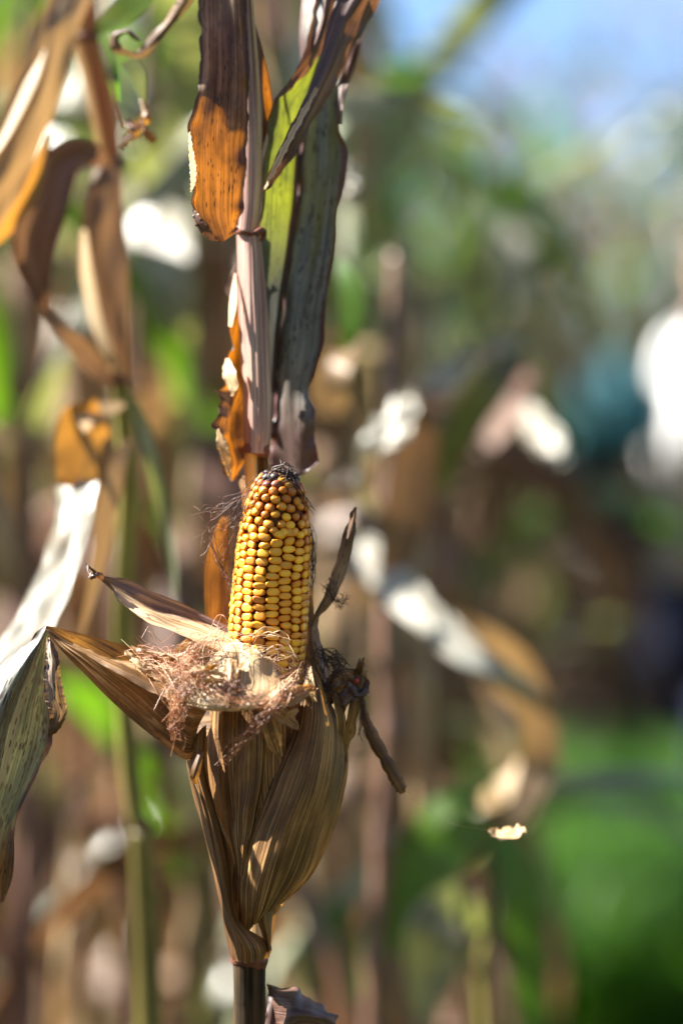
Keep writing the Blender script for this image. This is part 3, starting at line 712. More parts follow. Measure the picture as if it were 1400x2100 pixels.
strip('husk_leaf', [(414, 1540, -3.4, 5), (407, 1562, -3.7, 8), (401, 1582, -3.8, 10), (399, 1597, -3.7, 8), (403, 1608, -3.4, 3)], plant, M['husk_dark'], tilt=0.2, fold=-0.7, nu=14, nv=24, seed=63)

# great left bract, a trough that holds the silk
H3 = [
    [(452, 1395, 1.2), (440, 1470, 0.2), (408, 1545, -1.6), (404, 1500, -3.4), (430, 1446, -4.4)],
    [(405, 1372, 1.6), (392, 1465, 0.6), (376, 1556, -1.4), (384, 1495, -3.3), (404, 1446, -4.3)],
    [(345, 1348, 1.8), (330, 1435, 0.9), (318, 1515, -0.9), (332, 1463, -2.7), (352, 1424, -3.7)],
    [(275, 1328, 1.5), (256, 1398, 0.8), (240, 1449, -0.5), (262, 1408, -2.0), (285, 1386, -2.8)],
    [(190, 1305, 0.9), (170, 1346, 0.5), (152, 1362, -0.2), (178, 1350, -1.1), (206, 1345, -1.6)],
    [(128, 1291, 0.5), (118, 1310, 0.3), (112, 1316, 0.1), (128, 1318, -0.3), (145, 1320, -0.5)],
    [(96, 1282, 0.3), (95, 1286, 0.3), (95, 1288, 0.2), (97, 1289, 0.1), (100, 1289, 0.0)],
]
patch('husk_leaf', H3, plant, M['bract'], 64, 90, ribs=0.05, nribs=22, lump=0.06, seed=71, ragged=0.03)
strip('husk_leaf', [(150, 1322, -1.5, 4), (200, 1348, -1.9, 8), (260, 1378, -2.8, 12), (320, 1408, -3.4, 14), (375, 1430, -4.0, 12)], plant, M['bract'], tilt=-1.2, fold=-0.6, nu=14, nv=50, ruffle=0.05, rf=12, seed=72)
strip('husk_leaf', [(215, 1352, -0.6, 5), (290, 1385, -1.6, 22), (370, 1412, -2.5, 30), (440, 1425, -3.3, 22)], plant, M['husk_pale'], tilt=-1.6, nu=18, nv=50, ribs=0.04, nribs=8, lump=0.08, seed=73, ragged=0.05)
# upper left bract
H5 = [
    [(478, 1288, 1.0), (480, 1298, 0.8), (482, 1310, 0.4), (484, 1330, -1.4), (486, 1352, -2.6)],
    [(400, 1250, 1.3), (398, 1259, 1.2), (394, 1270, 0.9), (390, 1291, -1.2), (388, 1310, -2.6)],
    [(330, 1220, 0.9), (326, 1230, 0.8), (320, 1244, 0.5), (312, 1260, -1.0), (306, 1274, -2.0)],
    [(270, 1192, 0.4), (266, 1203, 0.3), (262, 1218, 0.0), (255, 1231, -0.6), (250, 1240, -1.1)],
    [(222, 1181, 0.1), (222, 1187, 0.1), (222, 1193, 0.0), (224, 1199, -0.2), (226, 1206, -0.4)],
    [(206, 1177, 0.0), (206, 1180, 0.0), (206, 1184, 0.0), (208, 1187, -0.1), (210, 1190, -0.2)],
    [(176, 1154, 0.0), (176, 1156, 0.0), (177, 1158, 0.0), (178, 1160, 0.0), (179, 1161, 0.0)],
]
patch('husk_leaf', H5, plant, M['husk_lit_shade'], 44, 80, ribs=0.035, nribs=14, lump=0.06, seed=74, ragged=0.04)
strip('husk_leaf', [(214, 1184, -0.2, 5), (200, 1180, -0.6, 7), (188, 1182, -0.7, 5), (183, 1176, -0.5, 3), (178, 1158, 0.0, 1)], plant, M['leaf_brown'], fold=-0.8, nu=8, nv=20, ruffle=0.08, rf=10, seed=75)
# husk turned down over the front, its inner face in the sun
H6 = [
    [(448, 1318, -1.2), (490, 1318, -2.2), (530, 1334, -2.9), (566, 1362, -2.6), (598, 1402, -1.8)],
    [(425, 1362, -3.2), (480, 1358, -3.8), (530, 1372, -4.2), (572, 1393, -3.8), (608, 1412, -2.8)],
    [(400, 1408, -4.4), (470, 1404, -5.2), (530, 1412, -5.4), (582, 1418, -4.9), (628, 1416, -3.8)],
    [(380, 1438, -4.9), (440, 1446, -5.8), (510, 1446, -6.0), (582, 1438, -5.5), (643, 1408, -4.3)],
    [(382, 1446, -4.8), (440, 1459, -5.6), (510, 1457, -5.8), (582, 1447, -5.3), (646, 1412, -4.2)],
]
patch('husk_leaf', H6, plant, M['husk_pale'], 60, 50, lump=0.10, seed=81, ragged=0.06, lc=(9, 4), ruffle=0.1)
strip('husk_leaf', [(478, 1352, -4.2, 12), (474, 1385, -5.0, 14), (470, 1420, -5.6, 12), (468, 1452, -6.0, 6)], plant, M['bract'], tilt=-0.4, fold=-0.4, nu=10, nv=24, seed=82, lump=0.05)
strip('husk_leaf', [(560, 1440, -5.6, 10), (595, 1428, -5.6, 18), (628, 1416, -5.0, 15), (648, 1410, -4.4, 4)], plant, M['gold'], tilt=-0.7, nu=14, nv=30, ruffle=0.06, lump=0.06, seed=83, ragged=0.06)
strip('husk_leaf', [(585, 1470, -4.9, 3), (600, 1462, -5.2, 7), (612, 1455, -5.0, 3)], plant, M['husk_pale'], tilt=-0.8, nu=6, nv=12, seed=84)
strip('husk_leaf', [(556, 1448, -5.0, 14), (578, 1466, -4.8, 18), (600, 1482, -4.5, 12), (612, 1496, -4.2, 3)], plant, M['bract'], tilt=-0.6, nu=10, nv=20, seed=85, ragged=0.05, lump=0.05)
strip('husk_leaf', [(380, 1352, 0.6, 10), (372, 1335, 0.4, 12), (384, 1318, 0.2, 8), (390, 1308, 0.0, 2)], plant, M['gold'], tilt=-0.6, nu=8, nv=16, seed=86)
strip('husk_leaf', [(640, 1440, -2.9, 10), (637, 1410, -3.0, 9), (636, 1385, -2.8, 6), (637, 1365, -2.5, 1)], plant, M['husk_pale'], tilt=-1.2, nu=10, nv=20, ribs=0.02, nribs=4, seed=87)
# backing husks: upright behind the cob, left and right
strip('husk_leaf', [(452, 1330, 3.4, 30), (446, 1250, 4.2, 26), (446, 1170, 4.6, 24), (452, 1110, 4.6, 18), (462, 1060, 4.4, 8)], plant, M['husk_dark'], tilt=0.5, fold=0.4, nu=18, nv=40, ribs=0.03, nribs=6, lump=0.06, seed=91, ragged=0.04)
strip('husk_leaf', [(664, 1420, 1.2, 22), (653, 1350, 2.0, 17), (643, 1295, 2.6, 11), (652, 1262, 2.4, 10), (676, 1222, 2.0, 14), (698, 1165, 1.8, 14), (713, 1110, 1.6, 13), (722, 1070, 1.6, 8), (728, 1040, 1.6, 2)],
      plant, M['husk_purple'], tilt=-0.5, fold=-0.5, nu=18, nv=90, ruffle=0.05, rf=18, lump=0.05, seed=92, ragged=0.03, twist=[0.1, 0.2, 0.6, 0.9, 0.6, 0.2, 0.0, -0.1, -0.1])
strip('husk_leaf', [(640, 1420, 2.4, 26), (640, 1340, 3.0, 14), (638, 1270, 3.6, 8), (640, 1200, 3.8, 3)], plant, M['husk_dark'], tilt=0.4, nu=12, nv=30, seed=93)
# right shoulder: crumpled dark bracts, their frayed tip and the pale strip below
strip('husk_leaf', [(706, 1560, 1.2, 4), (714, 1510, 0.6, 9), (726, 1450, 0.2, 12), (736, 1400, 0.2, 13), (741, 1370, 0.4, 8), (744, 1350, 0.6, 2)], plant, M['bract'], tilt=0.6, fold=-0.5, nu=12, nv=40, ruffle=0.08, rf=14, lump=0.08, seed=94, ragged=0.06)
strip('husk_leaf', [(668, 1440, -0.6, 10), (690, 1410, -0.4, 24), (708, 1392, 0.2, 26), (728, 1395, 0.6, 18), (742, 1405, 1.0, 6)], plant, M['husk_dark'], tilt=0.3, fold=-0.6, nu=20, nv=40, ruffle=0.15, rf=14, lump=0.16, seed=95, ragged=0.08)
strip('husk_leaf', [(700, 1470, -0.2, 4), (704, 1440, -0.6, 12), (722, 1420, -0.7, 16), (744, 1418, -0.4, 12), (752, 1390, 0.0, 4)], plant, M['leaf_brown'], tilt=-0.4, fold=-0.6, nu=16, nv=36, ruffle=0.12, rf=12, lump=0.14, seed=96, ragged=0.07)
strip('husk_leaf', [(694, 1550, 0.4, 4), (700, 1490, -0.4, 9), (694, 1450, -0.8, 9), (684, 1420, -0.8, 3)], plant, M['husk'], tilt=0.8, nu=10, nv=24, seed=97)
for k, (x0, y0, x1, y1) in enumerate([(738, 1380, 746, 1348), (742, 1384, 754, 1362), (734, 1384, 738, 1350), (748, 1390, 756, 1372)]):
    strip('husk_shred', [(x0, y0, 0.2, 4), ((x0 + x1) / 2 - 2, (y0 + y1) / 2, 0.0, 4), (x1, y1, 0.3, 1.2)], plant, M['husk_pale' if k % 2 else 'husk'], tilt=-0.8, nu=5, nv=10, seed=98 + k)
px_tube('ear_shank', [(742, 1440, 1.2, 6), (752, 1482, 1.0, 12), (768, 1520, 0.8, 14), (788, 1556, 0.6, 13), (806, 1590, 0.6, 14), (819, 1612, 0.6, 13), (826, 1626, 0.6, 6)], plant, M['husk_dark'], 60, 14, 0.09, 5, wob=0.10)

# leaf that bends down from the tip of the great bract
LL = [
    [(96, 1284, 0.6), (97, 1284, 0.5), (98, 1284, 0.4), (99, 1285, 0.4), (101, 1287, 0.4)],
    [(62, 1318, 0.6), (78, 1314, 0.2), (88, 1312, 0.3), (98, 1318, 0.8), (108, 1330, 1.2)],
    [(20, 1350, 0.4), (48, 1362, -0.4), (66, 1368, 0.2), (90, 1378, 1.0), (110, 1392, 1.6)],
    [(-30, 1400, 0.2), (15, 1425, -0.9), (44, 1436, 0.2), (80, 1450, 1.2), (106, 1462, 1.8)],
    [(-75, 1470, 0.2), (-15, 1505, -1.1), (24, 1515, 0.2), (70, 1522, 1.2), (108, 1522, 1.6)],
    [(-105, 1560, 0.4), (-40, 1590, -0.9), (0, 1598, 0.2), (50, 1590, 1.0), (84, 1575, 1.2)],
    [(-120, 1660, 0.8), (-60, 1680, -0.5), (-22, 1685, 0.3), (20, 1670, 0.9), (45, 1650, 1.0)],
    [(-125, 1760, 1.4), (-75, 1770, 0.2), (-40, 1772, 0.6), (0, 1755, 1.0), (27, 1735, 1.2)],
    [(-120, 1850, 2.0), (-80, 1850, 1.0), (-50, 1848, 1.2), (-14, 1830, 1.4), (22, 1802, 1.6)],
    [(-100, 1910, 2.6), (-75, 1905, 2.0), (-55, 1900, 2.0), (-28, 1880, 2.0), (2, 1856, 2.0)],
]
patch('leaf', LL, plant, M['leaf_grey'], 44, 100, ruffle=0.10, rf=14, lump=0.08, seed=101, ragged=0.05)
strip('leaf_margin', [(100, 1308, 0.0, 4), (106, 1345, -0.6, 13), (108, 1385, -1.0, 19), (113, 1430, -1.2, 21), (121, 1462, -1.1, 19), (112, 1492, -0.8, 11), (100, 1510, -0.4, 2)],
      plant, M['husk_purple'], tilt=0.5, fold=-0.6, nu=16, nv=150, ruffle=0.03, rf=40, seed=102, lump=0.06)
strip('leaf_margin', [(26, 1700, 0.8, 2), (22, 1750, 0.4, 8), (16, 1800, 0.6, 10), (5, 1850, 1.0, 3)], plant, M['leaf_orange'], tilt=0.4, nu=8, nv=24, seed=103)

# crumpled grey leaf low on the right of the stalk
LR = [
    [(548, 2018, 2.4), (552, 2040, 1.6), (556, 2070, 1.2), (556, 2100, 1.0), (556, 2140, 1.0)],
    [(565, 2020, 1.6), (570, 2045, 0.2), (568, 2075, 0.2), (564, 2105, 0.4), (560, 2140, 0.8)],
    [(600, 2022, 1.2), (598, 2048, -0.8), (592, 2078, -1.4), (585, 2105, -1.2), (580, 2140, -0.6)],
    [(630, 2042, 0.8), (628, 2062, -1.0), (622, 2078, -2.0), (612, 2096, -1.8), (604, 2130, -1.0)],
    [(665, 2068, 0.6), (662, 2078, -0.8), (656, 2086, -1.6), (645, 2096, -1.6), (640, 2130, -0.8)],
    [(690, 2084, 0.4), (690, 2090, -0.2), (688, 2098, -0.8), (684, 2112, -0.6), (680, 2140, 0.0)],
]
patch('leaf', LR, plant, M['leaf_brown'], 30, 50, ruffle=0.05, rf=10, lump=0.12, seed=111)
strip('leaf', [(545, 2160, 0.5, 8), (552, 2110, 0.4, 10), (558, 2060, 0.8, 10), (556, 2025, 1.6, 5)], plant, M['leaf_brown'], fold=-0.5, nu=10, nv=24, ruffle=0.06, seed=112)

# ------------------------------------------------------------------ silk
def tuft(guides, n, spread, curl, r, seed, npts=18, lo=0.25, hi=0.9, sag=0.0):
    """threads that wander along guide lines given in (px, py, depth); spread / curl in px"""
    rr = np.random.default_rng(seed); polys, radii = [], []
    G = [resample(np.asarray(g, float), 60) for g in guides]
    for i in range(n):
        g = G[rr.integers(len(G))]
        L = rr.uniform(lo, hi); s0 = rr.uniform(0, 1 - L * 0.9); s1 = min(1.0, s0 + L)
        idx = np.linspace(s0 * 59, s1 * 59, npts)
        c = g[idx.astype(int)] * (1 - (idx % 1))[:, None] + g[np.minimum(idx.astype(int) + 1, 59)] * (idx % 1)[:, None]
        if rr.random() < 0.5: c = c[::-1]
        off = rr.normal(size=3) * np.array([1, 1, PX * 100]) * spread
        wob = resample(rr.normal(size=(rr.integers(4, 8), 3)), npts) * np.array([1, 1, PX * 100]) * curl
        ramp = np.linspace(0.4, 1.0, npts)[:, None]
        p = c + off + wob * ramp
        p[:, 1] += sag * np.linspace(0, 1, npts) ** 2
        polys.append(W(p)); radii.append(r * rr.uniform(0.7, 1.3))
    return polys, radii


def silk(name, parts, mat, label=None):
    P, R = [], []
    for a, b in parts: P += a; R += b
    return tag(link(name, strands_mesh(name, P, R, ORG), plant, mat), label, kind='stuff')

main_g = [
    [(255, 1355, -1.2), (320, 1350, -1.8), (390, 1340, -3.0), (440, 1322, -3.2), (475, 1312, -3.0)],
    [(262, 1338, -0.4), (330, 1362, -2.4), (385, 1390, -4.2), (430, 1400, -5.2)],
    [(280, 1345, -1.0), (340, 1385, -3.4), (365, 1430, -4.8), (370, 1480, -5.0)],
    [(410, 1330, -3.0), (380, 1370, -4.0), (360, 1420, -4.8)],
]
hang_g = [
    [(395, 1390, -5.2), (372, 1440, -5.4), (360, 1480, -5.2), (362, 1515, -4.9)],
    [(600, 1400, -5.2), (560, 1455, -6.4), (510, 1505, -6.0), (470, 1545, -5.4), (445, 1570, -5.0)],
    [(610, 1380, -4.6), (570, 1440, -6.2), (530, 1480, -6.2), (500, 1520, -5.8)],
    [(380, 1350, -4.4), (440, 1420, -6.0), (500, 1440, -6.6), (560, 1420, -6.2), (600, 1390, -5.2)],
]
silk('silk', [tuft(main_g, 150, 13, 18, 0.00017, 1, npts=26), tuft(hang_g[:1], 30, 6, 9, 0.00022, 2, lo=0.5, hi=1.0), tuft(hang_g[1:3], 34, 4, 9, 0.00021, 3, lo=0.4, hi=1.0), tuft(hang_g[3:], 14, 10, 10, 0.00022, 4)],
     M['silk'], 'tangled reddish silk heaped in the left bract')
silk('silk', [tuft(main_g, 45, 15, 22, 0.00016, 5, npts=26),
              tuft([[(480, 1310, -2.2), (530, 1322, -2.6), (580, 1340, -2.4), (615, 1370, -1.9)], [(500, 1345, -3.2), (550, 1350, -3.4), (600, 1375, -2.8)], [(470, 1318, -2.6), (520, 1300, -2.2), (580, 1305, -2.2), (612, 1350, -2.0)]], 26, 6, 10, 0.00017, 6),
              tuft([[(610, 1370, -3.0), (585, 1410, -5.4), (555, 1450, -6.4)]], 16, 8, 6, 0.00026, 8)], M['silk_pale'], 'pale silk threads across the foot of the cob')
silk('silk', [tuft([[(575, 966, -1.2), (540, 985, -1.2), (508, 1020, -0.6), (490, 1090, 0.2), (478, 1180, 0.6), (470, 1270, 0.8)]], 16, 4, 6, 0.00014, 9, lo=0.3, hi=0.8),
              tuft([[(575, 962, -0.8), (600, 985, -1.4), (622, 1020, -0.8), (645, 1055, 0.4)]], 10, 3, 4, 0.00018, 10, lo=0.5, hi=1.0),
              tuft([[(633, 1060, 0.5), (640, 1110, 0.6), (641, 1150, 0.6), (642, 1205, 0.5)]], 26, 3, 5, 0.00017, 11, lo=0.3, hi=0.8),
              tuft([[(645, 1350, -0.6), (665, 1345, -0.8), (690, 1365, -0.8), (700, 1400, -0.8)], [(640, 1330, 0.2), (650, 1400, -1.2), (690, 1420, -1.2)]], 50, 8, 12, 0.00022, 12),
              tuft([[(735, 1400, -0.4), (742, 1450, -0.4), (735, 1510, -0.4)]], 12, 4, 4, 0.00022, 13),
              tuft([[(552, 978, -1.8), (575, 966, -1.8), (600, 976, -1.8), (588, 990, -2.2)]], 34, 5, 7, 0.00026, 14),
              tuft([[(690, 1215, 1.2), (672, 1200, 1.0), (690, 1240, 1.0), (715, 1225, 1.2)]], 18, 5, 9, 0.00016, 15)], M['silk_dark'], 'black dried silk at the cob tip and along its sides')
silk('silk', [tuft([[(520, 1000, -0.6), (480, 1030, 0.0), (440, 1050, 0.4), (400, 1052, 0.6)], [(510, 1015, -0.4), (470, 1060, 0.2), (430, 1080, 0.4), (395, 1110, 0.4)], [(500, 1040, 0.0), (460, 1090, 0.4), (440, 1150, 0.6), (430, 1090, 0.6)]], 24, 8, 12, 0.00012, 16, lo=0.35, hi=0.9),
              tuft([[(432, 1090, 0.6), (440, 1130, 0.4), (455, 1165, 0.2), (470, 1200, 0.0)]], 6, 2, 3, 0.00024, 17, lo=0.7, hi=1.0),
              tuft([[(630, 1350, -2.0), (600, 1385, -3.4), (560, 1380, -3.6)], [(430, 1400, -5.0), (480, 1420, -5.9), (470, 1380, -5.0)]], 40, 8, 8, 0.0002, 18)], M['silk_brown'], 'fine brown silk fanning out left of the cob')

# torn bits of husk lying in the silk
tr_rng = np.random.default_rng(77)
for k in range(14):
    u = tr_rng.random(); x = 275 + 190 * u; y = 1352 + 40 * u + tr_rng.normal() * 16; d = -1.6 - 3.6 * u - tr_rng.random() * 0.9
    a = tr_rng.uniform(-0.5, 0.9); L = tr_rng.uniform(14, 40); w = tr_rng.uniform(3, 8)
    strip('husk_shred', [(x - L * math.cos(a), y - L * math.sin(a), d + 0.3, w * 0.4), (x - L * 0.3 * math.cos(a), y - L * 0.3 * math.sin(a) - tr_rng.uniform(0, 6), d, w), (x + L * 0.4 * math.cos(a), y + L * 0.4 * math.sin(a), d - 0.2, w * 0.8), (x + L * math.cos(a), y + L * math.sin(a), d - 0.1, w * 0.15)],
          plant, M[('husk_pale', 'bract', 'husk_pale', 'gold')[k % 4]], tilt=tr_rng.uniform(-1.2, 0.6), nu=6, nv=16, ruffle=0.05, lump=0.05, ragged=0.05, seed=400 + k)

# ------------------------------------------------------------------ small things on the plant
def lathe(name, prof, seg, parent, mat, loc, scale=(1, 1, 1)):
    P = np.array([[0, 0, z] for r, z in prof], float); R = np.array([max(r, 1e-5) for r, z in prof])
    th = np.linspace(0, 2 * math.pi, seg + 1)
    G = np.stack([R[:, None] * np.cos(th)[None], R[:, None] * np.sin(th)[None], np.repeat(P[:, 2:3], seg + 1, 1)], -1) * np.array(scale) + np.array(loc)
    return link(name, grid_mesh(name, G, parent_origin(parent)), parent, mat)

M['beetle_red'] = plain_mat('beetle_red', (0.50, 0.045, 0.015), 0.25, (0.32, 0.02, 0.01), 600)
M['beetle_black'] = plain_mat('beetle_black', (0.012, 0.010, 0.010), 0.3)
bp = Wp(731, 1396, -0.35)
beetle = empty('beetle', tuple(bp), 'tiny red beetle on the crumpled dark bract right of the cob', 'beetle')
lathe('wing_case', [(0.0, 0.0019), (0.0008, 0.0016), (0.0013, 0.0008), (0.0015, 0.0), (0.0013, -0.0010), (0.0007, -0.0018), (0.0, -0.0020)], 14, beetle, M['beetle_red'], tuple(bp), (1, 0.8, 1))
lathe('head', [(0.0, 0.0028), (0.0006, 0.0025), (0.0009, 0.0019), (0.0008, 0.0015), (0.0, 0.0013)], 12, beetle, M['beetle_black'], tuple(bp))
for sx in (-1, 1):
    for k in range(3):
        a = np.array(bp); z = 0.0010 - 0.0011 * k
        tube('leg', np.array([a + (sx * 0.0010, 0.0005, z), a + (sx * 0.0022, 0.0002, z + 0.0004), a + (sx * 0.0028, 0.0018, z - 0.0006)]), [0.00016, 0.00014, 0.0001], beetle, M['beetle_black'], 5)

# ------------------------------------------------------------------ the blurred plant left of it
p1b = Wp(300, 2100, 26); p1b[2] = 0
P1 = empty('maize_plant', tuple(p1b), 'blurred brown maize stalk with folded hanging leaves, just left of the sharp plant', 'maize plant')
zb1 = 1050 + CAM_Z / (PX * (1 + 26 / 150))
px_tube('stalk', [(318, zb1 - 700, 44, 30), (312, 2600, 43, 30), (306, 2100, 42, 28), (300, 1900, 41, 26), (290, 1700, 39, 22)], P1, M['stalk_green'], 50, 14)
px_tube('stalk', [(290, 1700, 39, 20), (275, 1650, 38.6, 20), (262, 1520, 37.5, 21), (254, 1380, 36, 21), (252, 1250, 34, 21), (258, 1130, 32, 20), (264, 1000, 30, 20), (256, 880, 28, 19), (246, 770, 26, 18)], P1, M['stalk_green'], 60, 14)
px_tube('stalk', [(246, 780, 26, 18), (238, 650, 26, 20), (232, 500, 26, 23), (226, 340, 26, 24), (214, 240, 26, 28), (194, 140, 26, 31), (176, 70, 26, 33), (166, 0, 26, 33), (150, -200, 26, 26), (130, -700, 26, 15)], P1, M['gold'], 60, 14)
for x, y, r, d in ((245, 780, 21, 26), (228, 338, 27, 26), (179, 80, 36, 26), (290, 1692, 23, 39)):
    px_tube('stalk_node', [(x, y + 10, d, r * 0.85), (x, y + 5, d, r), (x, y - 5, d, r), (x, y - 10, d, r * 0.85)], P1, M['node'], 10, 14)
strip('leaf_sheath', [(252, 775, 24.5, 14), (236, 690, 24, 30), (222, 600, 24, 44), (214, 520, 24, 46), (212, 440, 24, 42), (216, 380, 24, 34), (224, 340, 24.5, 22)], P1, M['dry_red'], tilt=0.25, fold=-0.15, nu=18, nv=50, lump=0.1, seed=201)
strip('leaf_margin', [(172, 470, 23.4, 5), (178, 560, 23, 13), (196, 650, 23, 14), (222, 720, 23.3, 12), (245, 765, 23.8, 4)], P1, M['husk_pale'], tilt=-1.2, nu=8, nv=40, seed=202)  # sunlit left edge of the brown sheath, put in as pale colour
strip('leaf', [(170, -60, 25, 40), (125, 40, 23, 42), (92, 150, 22, 48), (50, 260, 22, 52), (5, 370, 22, 46), (-50, 480, 23, 36), (-110, 600, 24, 20), (-150, 700, 26, 2)], P1, M['dry'], tilt=0.5, fold=-0.3, nu=20, nv=60, lump=0.15, seed=203)
strip('leaf_margin', [(90, 100, 21.5, 4), (66, 160, 21, 11), (38, 220, 21, 11), (5, 285, 21, 8), (-30, 340, 21, 3)], P1, M['husk_pale'], tilt=-1.2, nu=8, nv=30, seed=204)
strip('leaf_margin', [(100, 280, 20.5, 4), (84, 340, 20, 14), (60, 400, 20, 16), (20, 460, 20, 14), (-20, 510, 20, 4)], P1, M['gold'], tilt=0.9, nu=8, nv=30, seed=205)
strip('leaf', [(226, 336, 24, 6), (190, 318, 22, 26), (150, 318, 21, 34), (115, 350, 20.5, 46), (88, 420, 20.5, 52), (70, 490, 21, 48), (75, 560, 22, 34), (95, 630, 23, 12), (102, 655, 23, 6)],
      P1, M['dry_red'], tilt=0.3, fold=0.2, nu=20, nv=70, lump=0.12, seed=206)
strip('leaf', [(100, 640, 23, 8), (130, 680, 23, 14), (165, 715, 24, 22), (200, 755, 25, 22), (238, 790, 25.5, 8)], P1, M['dry_red'], tilt=-0.4, fold=0.3, nu=12, nv=40, seed=207)
strip('leaf', [(255, 830, 25, 6), (225, 838, 24, 14), (190, 846, 22.6, 22), (160, 862, 22, 30)], P1, M['husk_pale'], tilt=-1.4, nu=12, nv=30, seed=208)  # sunlit top of the gold leaf below, put in as pale colour
strip('leaf', [(212, 856, 23.0, 40), (172, 872, 22.6, 52), (160, 920, 22.4, 46), (158, 975, 22, 42), (156, 1000, 21.6, 40)], P1, M['gold'], tilt=0.45, nu=16, nv=40, lump=0.02, seed=209)
strip('leaf', [(158, 985, 22, 42), (152, 1050, 20, 38), (132, 1130, 17.4, 36), (102, 1210, 15.0, 38), (62, 1290, 13, 40), (12, 1350, 12, 30), (-45, 1410, 12, 10)], P1, M['leaf_sunlit'], tilt=-0.5, nu=16, nv=60, lump=0.06, ruffle=0.08, ragged=0.05, seed=217)  # lower part of the same leaf, direct sun put in as pale colour
strip('leaf', [(262, 900, 25, 8), (240, 960, 23.5, 18), (222, 1040, 23, 22), (205, 1140, 23, 16), (180, 1250, 23, 8), (160, 1330, 23, 2)], P1, M['dry'], tilt=0.5, nu=12, nv=40, seed=210)
strip('leaf', [(258, 800, 26, 8), (288, 860, 27, 14), (312, 950, 27, 16), (335, 1050, 28, 14), (352, 1150, 28, 10), (358, 1230, 28, 3)], P1, M['grey_green'], tilt=-0.4, fold=0.3, nu=10, nv=40, seed=211)
strip('leaf', [(200, 60, 25, 10), (232, 40, 17, 22), (270, 10, 12, 28), (320, -40, 9, 24)], P1, M['green'], tilt=-0.6, nu=12, nv=30, seed=212)
strip('leaf', [(210, 70, 18, 10), (222, 110, 14, 16), (232, 160, 12, 12), (240, 210, 12, 6)], P1, M['green'], tilt=0.8, nu=10, nv=24, seed=213)
strip('leaf', [(205, 90, 11, 3), (225, 150, 10.5, 4), (240, 215, 10.5, 4), (255, 265, 10.5, 2)], P1, M['dry'], nu=5, nv=20, seed=214)
strip('leaf', [(262, 120, 11, 16), (282, 150, 11, 17), (290, 185, 11, 10), (296, 215, 11, 2)], P1, M['grey_green'], tilt=0.4, nu=10, nv=24, seed=215)
strip('leaf', [(398, -30, 4.5, 16), (372, 10, 6, 15), (345, 48, 7.5, 13), (318, 78, 8.5, 12), (300, 100, 9.0, 12), (280, 112, 9.4, 10), (256, 108, 9.4, 12), (236, 92, 9.2, 14), (238, 72, 8.8, 8), (262, 66, 8.4, 5), (284, 84, 8.2, 4)],
      P1, M['husk_purple'], tilt=0.3, fold=-0.7, nu=12, nv=90, ruffle=0.06, rf=12, seed=216, twist=[0.1, 0.3, 0.6, 0.3, 0, -0.6, -1.0, -0.6, 0.2, 0.6, 0.9])
strip('leaf', [(138, -520, 25, 10), (80, -640, 16, 40), (20, -600, 8, 80), (-2, -480, 5.4, 92), (-10, -360, 4.8, 92), (-8, -255, 4.6, 74), (10, -222, 4.8, 20)], P1, M['dry'], tilt=0.3, nu=14, nv=40, ruffle=0.2, lump=0.1, seed=230)  # unseen leaf added to shade the top of the orange leaf
for k, g in enumerate([[(290, 205, 10.5, 3), (300, 235, 10, 9), (285, 258, 10, 10), (272, 280, 10, 8)], [(260, 250, 10, 8), (276, 262, 9.6, 10), (262, 284, 9.8, 8), (250, 302, 10, 4)], [(286, 258, 9.6, 6), (304, 276, 9.6, 9), (320, 290, 9.8, 7)]]):
    strip('leaf_shred', g, P1, M['gold' if k != 1 else 'dry'], tilt=0.5, fold=-0.6, nu=8, nv=20, ruffle=0.15, lump=0.1, seed=220 + k)

# ------------------------------------------------------------------ generic field maize
def leaf3d(base, az, length, width, pitch, droop, kink, twist, seed, nv=20, nu=5):
    r = np.random.default_rng(seed)
    u = np.linspace(0, 1, nv)
    th = pitch - droop * u ** 1.3 - kink[1] / (1 + np.exp(-(u - kink[0]) * 26))
    th = np.maximum(th, -1.50)
    az_ = az + 0.35 * np.cumsum(r.normal(size=nv)) / nv + twist * 0.25 * u
    dirs = np.stack([np.cos(th) * np.cos(az_), np.cos(th) * np.sin(az_), np.sin(th)], -1)
    C = np.asarray(base) + np.concatenate([[np.zeros(3)], np.cumsum(dirs[:-1], 0)]) * length / (nv - 1)
    side = np.stack([-np.sin(az_), np.cos(az_), np.zeros(nv)], -1)
    nor = np.cross(dirs, side)
    a = twist * u ** 1.5 + 0.3 * r.normal()
    sd = side * np.cos(a)[:, None] + nor * np.sin(a)[:, None]
    up = np.cross(sd, dirs)
    w = width * 0.5 * np.clip(np.minimum(0.45 + 3.2 * u, 1.0), 0, 1) * np.clip((1 - u) * 2.2, 0, 1) ** 0.75
    s = np.linspace(-1, 1, nu)
    fold = r.uniform(0.15, 0.5)
    ruf = 0.10 * width * np.sin(u[:, None] * r.uniform(12, 22) + s[None] * 1.6 + r.uniform(0, 6)) * np.abs(s)[None] ** 2
    V = C[:, None] + sd[:, None] * (s[None, :, None] * w[:, None, None]) + up[:, None] * (fold * np.abs(s)[None] * w[:, None] + ruf)[..., None]
    V[..., 2] = np.maximum(V[..., 2], 0.02)
    return V


